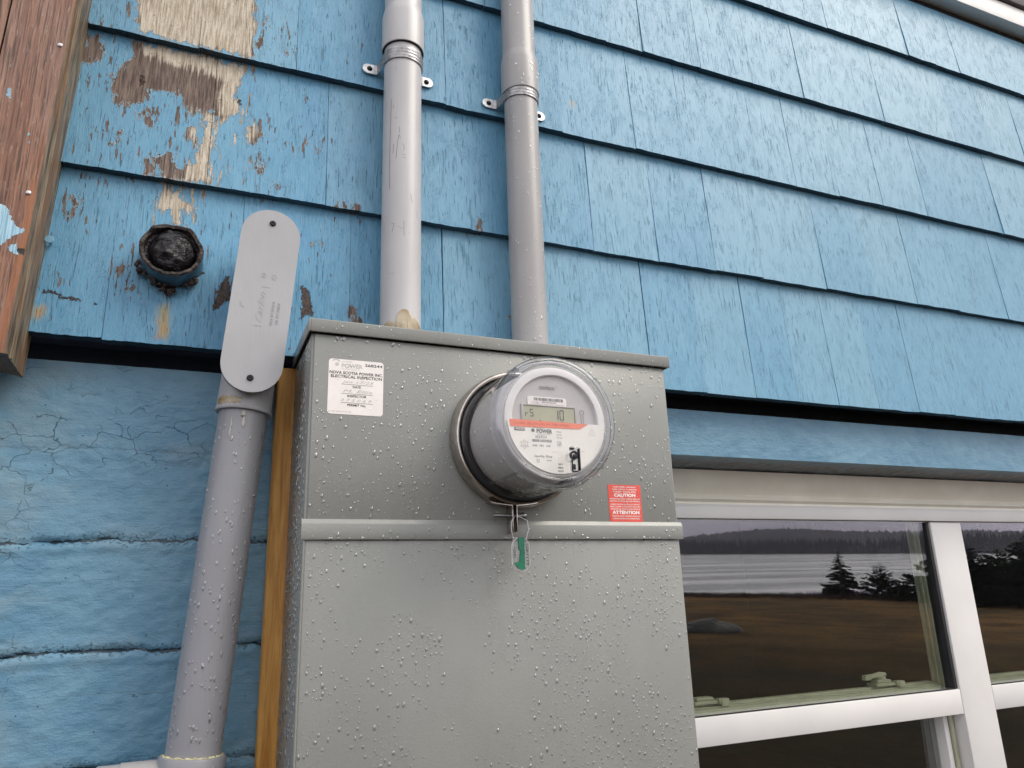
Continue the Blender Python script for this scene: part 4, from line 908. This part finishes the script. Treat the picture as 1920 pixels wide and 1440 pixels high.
# amber glue
mb = MB()
for s_, h_, w_ in ((-.72, .016, .0105), (-.40, .010, .0080), (-.05, .030, .0120), (.10, .018, .010), (.42, .022, .0105), (.70, .016, .008), (.90, .010, .006), (.28, .010, .008)):
    n_ = Vector((s_, -math.sqrt(1 - s_ * s_), 0)); c_ = Vector((.2600, -.0470, 1.866 + h_ * .55)) + n_ * .0300
    vs = bmesh.ops.create_icosphere(mb.bm, subdivisions=3, radius=1)['verts']; t_ = Vector((-n_.y, n_.x, 0))
    for v in vs: l = v.co.copy(); v.co = c_ + n_ * (l.x * .0009) + t_ * (l.y * w_) + Vector((0, 0, l.z * h_ * .72))
mb.build('glue_blob', M['glue'], p1)

# straps that hold the pipes
def strap(label, x, r, y, z, tilt, grp='pipe straps on the two vertical pipes'):
    t = thing('pipe_strap', label, 'pipe strap', (x, y, z), None); t['group'] = grp
    mb = MB(); ro = r + .0022; w_ = .0105; ribs = [-1, -.72, -.55, -.38, -.15, 0, .15, .38, .55, .72, 1]; off = [0, 0, .0007, 0, 0, .0007, 0, 0, .0007, 0, 0]
    path = []
    ear = .0485; yw = -.0175
    path += [(x - ear + .006, yw), (x - r - .011, yw - .0006), (x - r - .0062, yw - .003), (x - ro - .0022, yw - .010)]
    for k in range(29): a = R(190 + 160 * k / 28); path.append((x + ro * math.cos(a), y + ro * math.sin(a)))
    path += [(x + ro + .0022, yw - .010), (x + r + .0062, yw - .003), (x + r + .011, yw - .0006), (x + ear - .006, yw)]
    n = len(path); rows = []
    for j, kk in enumerate(ribs):
        row = []
        for i, (a, b) in enumerate(path):
            if 4 <= i < n - 4: d = Vector((a - x, b - y)).normalized() * off[j]; a += d.x; b += d.y
            ww = w_ * (1 if 3 < i < n - 4 else .84)
            row.append(mb.bm.verts.new((a, b, z + kk * ww + tilt * (a - x))))
        rows.append(row)
    for p_, q_ in zip(rows, rows[1:]):
        for i in range(n - 1): mb.bm.faces.new((p_[i], p_[i + 1], q_[i + 1], q_[i]))
    bmesh.ops.solidify(mb.bm, geom=mb.bm.faces[:], thickness=.0012)
    for s_ in (-1, 1):
        ez = z + tilt * s_ * ear; P = [(x + s_ * (ear - .0075), ez - .0088), (x + s_ * (ear - .0075), ez + .0088)] + [(x + s_ * (ear + .0030 + .0088 * math.cos(R(q_))), ez + .0088 * math.sin(R(q_))) for q_ in range(90, -91, -18)]
        mb.prism(P, yw - .0016, yw + .0006, .0003, 1)
    bd = mb.build('band', M['zinc'], t, ang=40)
    for s_ in (-1, 1):
        mb = MB(); mb.lathe([(.0001, yw - .0048), (.0018, yw - .0046), (.0034, yw - .0036), (.0042, yw - .0022), (.0046, yw - .0016), (.0046, yw - .0004)], (x + s_ * ear, z + tilt * s_ * ear), 20); mb.build('screw', M['screw'], t)
    return t
strap('galvanised pipe strap on the pale pipe just under its coupling', .2600, .0302, -.0470, 2.3440, 0.0)
strap('galvanised pipe strap on the darker rain-dotted pipe', .4700, .0288, -.0470, 2.3310, -.02)

# ------------------------------------------------------------------ conduit with the access fitting on the left
LEAN = R(4.1)
cd = thing('electrical_conduit', 'thick grey conduit leaning left of the cabinet, with a long oval access cover on top', 'conduit', (0, 0, 0))
piv = Vector((.0605, -.060, 1.880)); LM = Matrix.Translation(piv) @ Matrix.Rotation(LEAN, 4, 'Y') @ Matrix.Translation(-piv)
cx, cy = piv.x, -.060
def stad(hw, zt, zb, n=20, c=cx):
    return [(c + hw * math.cos(R(180 - 180 * k / n)), zt - hw + hw * math.sin(R(180 - 180 * k / n))) for k in range(n + 1)] + [(c + hw * math.cos(R(-180 * k / n)), zb + hw + hw * math.sin(R(-180 * k / n))) for k in range(n + 1)]
MB().lathe([(.0300, 1.10), (.0300, 1.760)], (cx, cy), 96, 'z').xf(LM).build('conduit_body', M['pvc_conduit'], cd)
mb = MB(); mb.lathe([(.0302, 1.7375), (.0345, 1.7375), (.0352, 1.7385), (.0352, 1.7410), (.0342, 1.7420), (.0338, 1.7600), (.0336, 1.785)], (cx, cy), 72, 'z')
# body of the fitting: rings of a stadium shape running back to the wall
rings = [(.0356, 2.0055, 1.7560, -.1080), (.0356, 2.0055, 1.7560, -.0980), (.0348, 2.0040, 1.7575, -.0960), (.0335, 2.0020, 1.7590, -.0700), (.0330, 2.0000, 1.7600, -.0300), (.0320, 1.99, 1.765, .004)]
prev = None
for hw, zt, zb, yy in rings:
    row = [mb.bm.verts.new((a, yy, b)) for a, b in stad(hw, zt, zb)]
    if prev:
        for i in range(len(row)): mb.bm.faces.new((prev[i], prev[(i + 1) % len(row)], row[(i + 1) % len(row)], row[i]))
    prev = row
mb.xf(LM).build('fitting_body', M['pvc_cover'], cd)
MB().prism(stad(.0368, 2.0070, 1.7545), -.1092, -.1080).xf(LM).build('gasket', M['gasket'], cd)
cv = MB().prism(stad(.0375, 2.0078, 1.7538), -.1128, -.1093, .0012, 3).xf(LM).build('access_cover', M['pvc_cover'], cd, ang=50)
for zz in (1.9885, 1.7720):
    mb = MB(); mb.lathe([(.0001, -.1142), (.0012, -.1142), (.0016, -.1150), (.0034, -.1148), (.0042, -.1134), (.0042, -.1124)], (cx, zz), 20); mb.xf(LM).build('cover_screw', M['screw'], cv)
mb = MB(); q = -.1128; D = dict(depth=.00032, rot=90)
mb.text('2"', cx - .0190, 1.8620, q, .0065, shear=.3, **D); mb.text('Carlon', cx + .0035, 1.8480, q, .0080, .042, shear=.5, **D); mb.text('MADE IN CANADA', cx + .0170, 1.8450, q, .0036, .034, **D); mb.text('FAB. AU CANADA', cx + .0235, 1.8480, q, .0036, .030, **D)
mb.text('C', cx + .0130, 1.9103, q, .0034, **D); mb.text('U', cx - .0004, 1.9106, q, .0030, **D)
for rx_, rz_, r_ in ((cx + .0115, 1.9120, .0038), (cx - .002, 1.9120, .0036)): mb.lathe([(r_, q), (r_, q - .0003), (r_ - .0006, q - .0003), (r_ - .0006, q)], (rx_, rz_), 24)
mb.box(cx - .006, cx + .004, q - .0003, q, 1.8417, 1.8423); mb.box(cx - .002, cx + .009, q - .0003, q, 1.8962, 1.8968)
mb.xf(LM).build('raised_lettering', M['pvc_cover'], cv, smooth=False)
# glue stain and drips under the collar
mb = MB()
for aa, z0, z1, w_ in ((215, 1.7420, 1.7535, .011), (232, 1.7425, 1.7530, .010), (247, 1.7425, 1.7520, .009)):
    n_ = Vector((math.cos(R(aa)), math.sin(R(aa)), 0)); t_ = Vector((-n_.y, n_.x, 0)); c_ = Vector((cx, cy, (z0 + z1) / 2)) + n_ * .0339
    vs = bmesh.ops.create_icosphere(mb.bm, subdivisions=3, radius=1)['verts']
    for v in vs: l = v.co.copy(); k = 1 + .25 * math.sin(l.y * 7 + aa); v.co = c_ + n_ * (l.x * .0007 - .001 * l.y * l.y) + t_ * (l.y * w_) + Vector((0, 0, l.z * (z1 - z0) / 2 * k))
mb.xf(LM).build('glue_stain', M['glue'], cd)
mb = MB()
for aa, zt, zb, r_ in ((243, 1.727, 1.700, .0016), (271, 1.735, 1.714, .0022), (268, 1.735, 1.727, .003)):
    n_ = Vector((math.cos(R(aa)), math.sin(R(aa)), 0)); P_ = [Vector((cx, cy, zt + (zb - zt) * k / 5)) + n_ * .0300 for k in range(6)]
    mb.tube(P_, [r_ * .5, r_ * .6, r_ * .6, r_ * .7, r_ * 1.0, r_ * .5], 8)
mb.xf(LM).build('glue_drip', plain('dried clear glue', (.42, .40, .36), .25, var=.1), cd)
# lower coupling with a smear of glue, and the branch going left
mb = MB(); mb.lathe([(.0308, 1.3360), (.0330, 1.3372), (.0352, 1.3365), (.0360, 1.3350), (.0362, 1.3200), (.0362, 1.20)], (cx, cy), 72, 'z'); mb.xf(LM).build('coupling', M['pvc_conduit'], cd)
mb = MB()
for k in range(46): a = R(180 + 180 * k / 45); mb.sphere((cx + .0312 * math.cos(a), cy + .0312 * math.sin(a), 1.3370 + rnd.uniform(-.0004, .0008)), rnd.uniform(.0012, .0024), 1, (1, 1, .7))
mb.xf(LM).build('glue_bead', plain('yellow glue bead', (.55, .50, .30), .25, var=.35, scale=300), cd)
mb = MB(); mb.lathe([(.0001, -.075), (.0245, -.075), (.0250, -.074), (.0250, -.0520), (.0262, -.0515), (.0262, .01)], (cy + .004, 1.3105), 40, 'x'); mb.build('side_branch', M['pvc_mid'], cd)
pts = []; rr = random.Random(9)
for i in range(430):
    a = R(rr.uniform(185, 352)); z = rr.uniform(1.345, 1.72); n_ = Vector((math.cos(a), math.sin(a), 0)); p_ = LM @ (Vector((cx, cy, z)) + n_ * .0301); pts.append((p_, n_, rsize(rr, .0021, 2.0)))
for i in range(20): a = R(rr.uniform(200, 340)); n_ = Vector((math.cos(a), math.sin(a), 0)); pts.append((LM @ (Vector((cx, cy, rr.uniform(1.27, 1.33))) + n_ * .0362), n_, rsize(rr, .0022, 2)))
drops('raindrops', cd, pts, 6, 1.5)

# ------------------------------------------------------------------ capped pipe stub in the shingles
sb = thing('pipe_stub', 'short broken iron pipe stub plugged with black tar, sticking out of the peeling shingles', 'pipe', (-.0535, -.012, 1.9620))
sxx, szz = -.0535, 1.9625
mb = MB(); seg = 72; prof = []
rows = []
for (rad, yy, jag) in ((.0392, -.006, 0), (.0396, -.030, 0), (.0398, -.0480, 1), (.0380, -.0500, 1), (.0345, -.0490, 1), (.0340, -.030, 0), (.0335, -.012, 0)):
    row = []
    for k in range(seg):
        a = 2 * math.pi * k / seg; dg = math.degrees(a)
        cut = .012 * math.exp(-((dg - 92) / 26) ** 2) + .006 * math.exp(-((dg - 150) / 14) ** 2) + .004 * (vn(np.array([dg * .12]), np.array([1.0]))[0] - .4) if jag else 0
        rd = rad * (1 - (.06 * math.exp(-((dg - 28) / 16) ** 2))) if yy < -.02 else rad
        if 20 < dg < 62: rd = rd * .985 / max(.9, math.cos(R(dg - 10)) * .0 + 1)
        row.append(mb.bm.verts.new((sxx + rd * math.cos(a), yy + cut + (.0008 * math.sin(dg) if jag else 0), szz + rd * math.sin(a))))
    rows.append(row)
for p_, q_ in zip(rows[2:], rows[3:]):
    for k in range(seg): mb.bm.faces.new((p_[k], p_[(k + 1) % seg], q_[(k + 1) % seg], q_[k]))
rim = mb
rim2 = MB(); rows2 = [[rim2.bm.verts.new(v.co) for v in r_] for r_ in rows[:3]]
for p_, q_ in zip(rows2, rows2[1:]):
    for k in range(seg): rim2.bm.faces.new((p_[k], p_[(k + 1) % seg], q_[(k + 1) % seg], q_[k]))
bmesh.ops.delete(mb.bm, geom=[v for v in mb.bm.verts if not v.link_faces], context='VERTS')
rim2.build('pipe_wall', M['stubpaint'], sb); mb.build('rusty_rim', M['rust'], sb)
mb = MB(); N_ = 26; grid = []
for j in range(N_):
    t = j / (N_ - 1); row = []
    for k in range(60):
        a = 2 * math.pi * k / 60; rad = .0342 * (1 - t)
        hgt = .027 + .022 * max(0, 1 - (rad / .0295) ** 2) ** .5 * (1 if rad < .0295 else 0) + .0075 * (vn(np.array([rad * 130 * math.cos(a) + 40]), np.array([rad * 130 * math.sin(a) + 40]))[0] - .5)
        row.append(mb.bm.verts.new((sxx + .0005 + rad * math.cos(a) * 1.0, -hgt - .008, szz - .002 + rad * math.sin(a))))
    grid.append(row)
for p_, q_ in zip(grid, grid[1:]):
    for k in range(60): mb.bm.faces.new((p_[k], p_[(k + 1) % 60], q_[(k + 1) % 60], q_[k]))
bmesh.ops.remove_doubles(mb.bm, verts=mb.bm.verts, dist=.00005)
mb.build('tar_plug', M['tar'], sb, ang=80)
mb = MB()
for k in range(60):
    a = R(rnd.uniform(195, 345)); rad = rnd.uniform(.039, .047) + (.008 if 255 < math.degrees(a) % 360 < 285 else 0) * rnd.random()
    mb.sphere((sxx + rad * math.cos(a), -.0165 - rnd.uniform(0, .004), szz + rad * math.sin(a)), rnd.uniform(.0015, .0045), 1, (1, .7, 1))
mb.build('tar_smear', M['rust'], sb)

# bent nail with a blue painted head beside the corner board
nl = thing('nail', 'blue painted nail head sticking out beside the weathered corner board', 'nail', (-.199, -.014, 1.963))
MB().lathe([(.0001, -.0245), (.0048, -.0245), (.0054, -.0238), (.0054, -.0228), (.0016, -.0225), (.0016, -.010)], (-.199, 1.963), 24).build('head', M['nailpaint'], nl)

# ------------------------------------------------------------------ land behind the camera, seen in the window glass
def grd(d): return np.where(d < 60, -.0300 * d - .0, -1.8 - .12 * (d - 60))
gg = G('brown grass'); n1 = gg.noise((.5, .5, .5), 5); n2 = gg.noise((6, 6, 6), 5, .7); n3 = gg.noise((.08, .08, .08), 4)
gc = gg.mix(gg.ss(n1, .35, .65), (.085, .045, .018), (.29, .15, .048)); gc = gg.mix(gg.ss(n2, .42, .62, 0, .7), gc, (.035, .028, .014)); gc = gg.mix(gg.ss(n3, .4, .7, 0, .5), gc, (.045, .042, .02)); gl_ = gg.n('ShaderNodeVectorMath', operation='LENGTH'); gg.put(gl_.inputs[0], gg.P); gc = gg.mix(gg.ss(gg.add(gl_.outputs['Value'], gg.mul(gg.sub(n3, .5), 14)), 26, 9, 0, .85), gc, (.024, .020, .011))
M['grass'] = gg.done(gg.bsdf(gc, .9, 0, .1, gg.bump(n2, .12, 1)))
def terrain(name, mat, xs, ys, f, **k):
    X, Y = np.meshgrid(xs, ys); Z = f(X, Y); return grid_mesh(name, X, Y, Z, mat, None, smooth=True, **k)
near = np.concatenate([-np.geomspace(75, .35, 90), [.32]])
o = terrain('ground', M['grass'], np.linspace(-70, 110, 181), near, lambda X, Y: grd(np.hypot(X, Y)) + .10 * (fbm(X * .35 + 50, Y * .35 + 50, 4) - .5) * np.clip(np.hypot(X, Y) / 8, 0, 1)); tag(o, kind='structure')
gw = G('lake water'); wv = gw.noise((.015, .09, .05), 5, .6); wf = gw.noise((.6, 1.6, 1), 4)
M['lake'] = gw.done(gw.bsdf(gw.mix(gw.ss(wv, .4, .6), (.30, .28, .30), (.80, .73, .77)), gw.ss(wv, .3, .7, .10, .25), 0, 1., gw.bump(wf, .12, .6)))  # bright bands of reflected sky are part of the base colour
o = MB(); v = [o.bm.verts.new(p) for p in ((-800, -45, -1.80), (1100, -45, -1.80), (1100, -1100, -1.80), (-800, -1100, -1.80))]; o.bm.faces.new([v[0], v[3], v[2], v[1]]); o = o.build('water', M['lake'], smooth=False); tag(o, kind='structure')
gh = G('far wooded slope'); hn = gh.noise((.05, .05, .12), 5, .7); M['hill'] = gh.done(gh.bsdf(gh.mix(gh.ss(hn, .35, .65), (.012, .017, .012), (.035, .04, .028)), .95, 0, .1))
def ridge(name, dist, z0, base, top, az0, az1, seedx, jag, depth):
    az = np.linspace(az0, az1, 2600); rows = []
    prof = top(az) + jag * (fbm(az * 9 + seedx, az * 0 + 1, 3) - .4) + jag * 1.5 * np.abs(fbm(az * 11 + seedx, az * 0 + 3, 3) - .5) * (.4 + fbm(az * 3, az * 0 + 7, 2))
    X = []; Y = []; Z = []
    for k, (dd, hh) in enumerate(((0, 0), (.12, .55), (.3, .85), (.55, 1.0), (1.0, .5), (1.3, 0))):
        D_ = dist + depth * dd; X.append(D_ * np.sin(np.radians(az))); Y.append(-D_ * np.cos(np.radians(az))); Z.append(z0 + (prof - z0) * hh)
    o = grid_mesh(name, np.array(X), np.array(Y), np.array(Z), M['hill'], None); tag(o, kind='structure'); return o
ridge('hills', 960, -3, 0, lambda a: 17.0 + 7.0 * np.exp(-((a - 44) / 6.5) ** 2) + 1.8 * np.sin(a * .5), -30, 100, 4, 4.5, 110)
ridge('far_shore', 505, -2.6, 0, lambda a: 1.6 + .8 * np.sin(a * .21) + np.clip((a - 46) * .45, 0, 5), -30, 100, 9, 1.2, 40)

# conifers along the far shore: one mass
gf = G('conifer needles'); fn = gf.noise((3, 3, 3), 4); M['needle'] = gf.done(gf.bsdf(gf.mix(gf.ss(fn, .35, .65), (.006, .010, .006), (.022, .03, .016)), .9, 0, .1))
M['bark'] = plain('bark', (.05, .035, .025), .9, scale=20); M['twig'] = plain('bare twigs', (.075, .05, .035), .9, scale=20)
mb = MB(); fr_ = random.Random(12)
for k in range(1500):
    az = R(fr_.uniform(26, 66)); D_ = fr_.uniform(508, 540); h_ = fr_.uniform(3.5, 8.5) + (2.5 if az > R(50) else 0); x, y_ = D_ * math.sin(az), -D_ * math.cos(az); b = -.9
    top = mb.bm.verts.new((x, y_, b + h_ + 1.2)); rg = [mb.bm.verts.new((x + h_ * .20 * math.cos(q_), y_ + h_ * .20 * math.sin(q_), b + fr_.uniform(-.4, .2))) for q_ in (0, 1.26, 2.51, 3.77, 5.03)]
    for i in range(5): mb.bm.faces.new((top, rg[i], rg[(i + 1) % 5]))
o = mb.build('shore_trees', M['needle'], smooth=False, recalc=False); tag(o, 'dark band of conifers along the far shore in the reflection', 'forest', kind='stuff')

def spruce(label, az, dist, h, wid, loose, seed, group='spruces reflected in the window'):
    x, y_ = dist * math.sin(R(az)), -dist * math.cos(R(az)); b = float(grd(np.array(math.hypot(x, y_)))) - .05
    t = thing('spruce_tree', label, 'tree', (x, y_, b), group); r2 = random.Random(seed)
    MB().tube([(x, y_, b - .2), (x + .02, y_, b + h * .5), (x, y_, b + h)], [h * .025, h * .015, .01], 8).build('trunk', M['bark'], t)
    mb = MB()
    n = int(70 * h)
    for k in range(n):
        u = (k + r2.random()) / n; z = b + h * (.06 + .92 * u); reach = wid * (1 - u) ** .85 * r2.uniform(.55, 1.12) + .04
        a = r2.uniform(0, 2 * math.pi); droop = r2.uniform(-.25, .12) if not loose else r2.uniform(-.1, .45)
        d_ = Vector((math.cos(a), math.sin(a), 0)); s_ = Vector((-d_.y, d_.x, 0)); tip = Vector((x, y_, z)) + d_ * reach + Vector((0, 0, reach * droop))
        for q in range(16):
            f0 = r2.uniform(.15, 1); c_ = Vector((x, y_, z)).lerp(tip, f0); L_ = reach * (.34 if not loose else .26) * r2.uniform(.6, 1.2); sd2 = s_ * r2.choice((-1, 1)) * L_ * (1.1 - f0 * .6) + d_ * L_ * .6 + Vector((0, 0, r2.uniform(-.3, .2) * L_))
            w_ = Vector((0, 0, L_ * .30)) + d_ * L_ * .16
            vs = [mb.bm.verts.new(c_ - w_ * .6), mb.bm.verts.new(c_ + sd2), mb.bm.verts.new(c_ + w_ * .6)]; mb.bm.faces.new(vs)
    mb.build('crown', M['needle'], t, smooth=False, recalc=False)
    return t
spruce('dense dark spruce on the shore, left of the looser one', 46.95, 54, 3.15, 1.25, False, 1)
spruce('loose spreading spruce right of the dense one, half behind the jamb reflection', 49.5, 52, 2.3, 1.6, True, 2)
spruce('ragged low spruce at the right edge of the left pane', 51.3, 50, 1.7, 1.5, True, 3)
for k, (az, d_, h_, wd) in enumerate(((53.6, 47, 3.5, 2.3), (55.0, 45, 3.2, 2.4), (56.6, 46, 3.0, 2.3), (58.2, 44, 3.6, 2.5))):
    spruce(('broad dark spruce left in the right window reflection', 'dark spruce second in the right window reflection', 'dark spruce third in the right window reflection', 'dark spruce at the right edge of the right window reflection')[k], az, d_, h_, wd, True, 20 + k)
# brush along the near shore
mb = MB(); r2 = random.Random(31)
for k in range(5200):
    az = R(r2.uniform(28, 64)); D_ = r2.gauss(55, 2.2); x, y_ = D_ * math.sin(az), -D_ * math.cos(az); b = float(-.03 * D_); h_ = r2.uniform(.08, .32) * (1 + 1.2 * max(0, (math.degrees(az) - 42) / 9)); l_ = r2.uniform(-.2, .2)
    mb.bm.faces.new([mb.bm.verts.new((x - .03, y_, b)), mb.bm.verts.new((x + .03, y_ + .03, b)), mb.bm.verts.new((x + l_, y_ + r2.uniform(-.1, .1), b + h_))])
o = mb.build('shore_brush', M['twig'], smooth=False, recalc=False); tag(o, 'bare brown brush along the near shore in the reflection', 'brush', kind='stuff')
# boulder in the field
az = R(39.4); x, y_ = 21 * math.sin(az), -21 * math.cos(az); b = -.63
mb = MB(); vs = mb.sphere((0, 0, 0), 1, 4); t_ = Vector((math.cos(az), math.sin(az), 0))
for v in vs:
    l = v.co.copy(); k = 1 + .28 * (float(fbm(np.array([l.x * 2 + 5 + l.z]), np.array([l.y * 2 + 5]), 3)[0]) - .5); l *= k
    v.co = Vector((x, y_, b)) + t_ * (l.x * .80) + Vector((-t_.y, t_.x, 0)) * (l.y * .45) + Vector((0, 0, l.z * (.34 if l.x < .1 else .26) + .02))
M['rock'] = plain('grey boulder', (.10, .095, .09), .85, scale=3, var=.4, bump=.02, bscale=12)
o = mb.build('boulder', M['rock'], ang=30, origin=(x, y_, b)); tag(o, 'low grey boulder lying in the brown field in the reflection', 'boulder')

# ------------------------------------------------------------------ air between the camera and the far shore
mb = MB(); mb.box(-820, 1180, -1180, 6, -60, 40)
hzm = bpy.data.materials.new('pale air'); hzm.use_nodes = True; hzm.node_tree.nodes.clear()
ho = hzm.node_tree.nodes.new('ShaderNodeOutputMaterial'); hv = hzm.node_tree.nodes.new('ShaderNodeVolumePrincipled')
hv.inputs['Color'].default_value = (.82, .78, .96, 1); hv.inputs['Density'].default_value = .00045; hv.inputs['Anisotropy'].default_value = .2
hzm.node_tree.links.new(hv.outputs[0], ho.inputs['Volume'])
hb = mb.build('haze', hzm, smooth=False); tag(hb, kind='stuff')
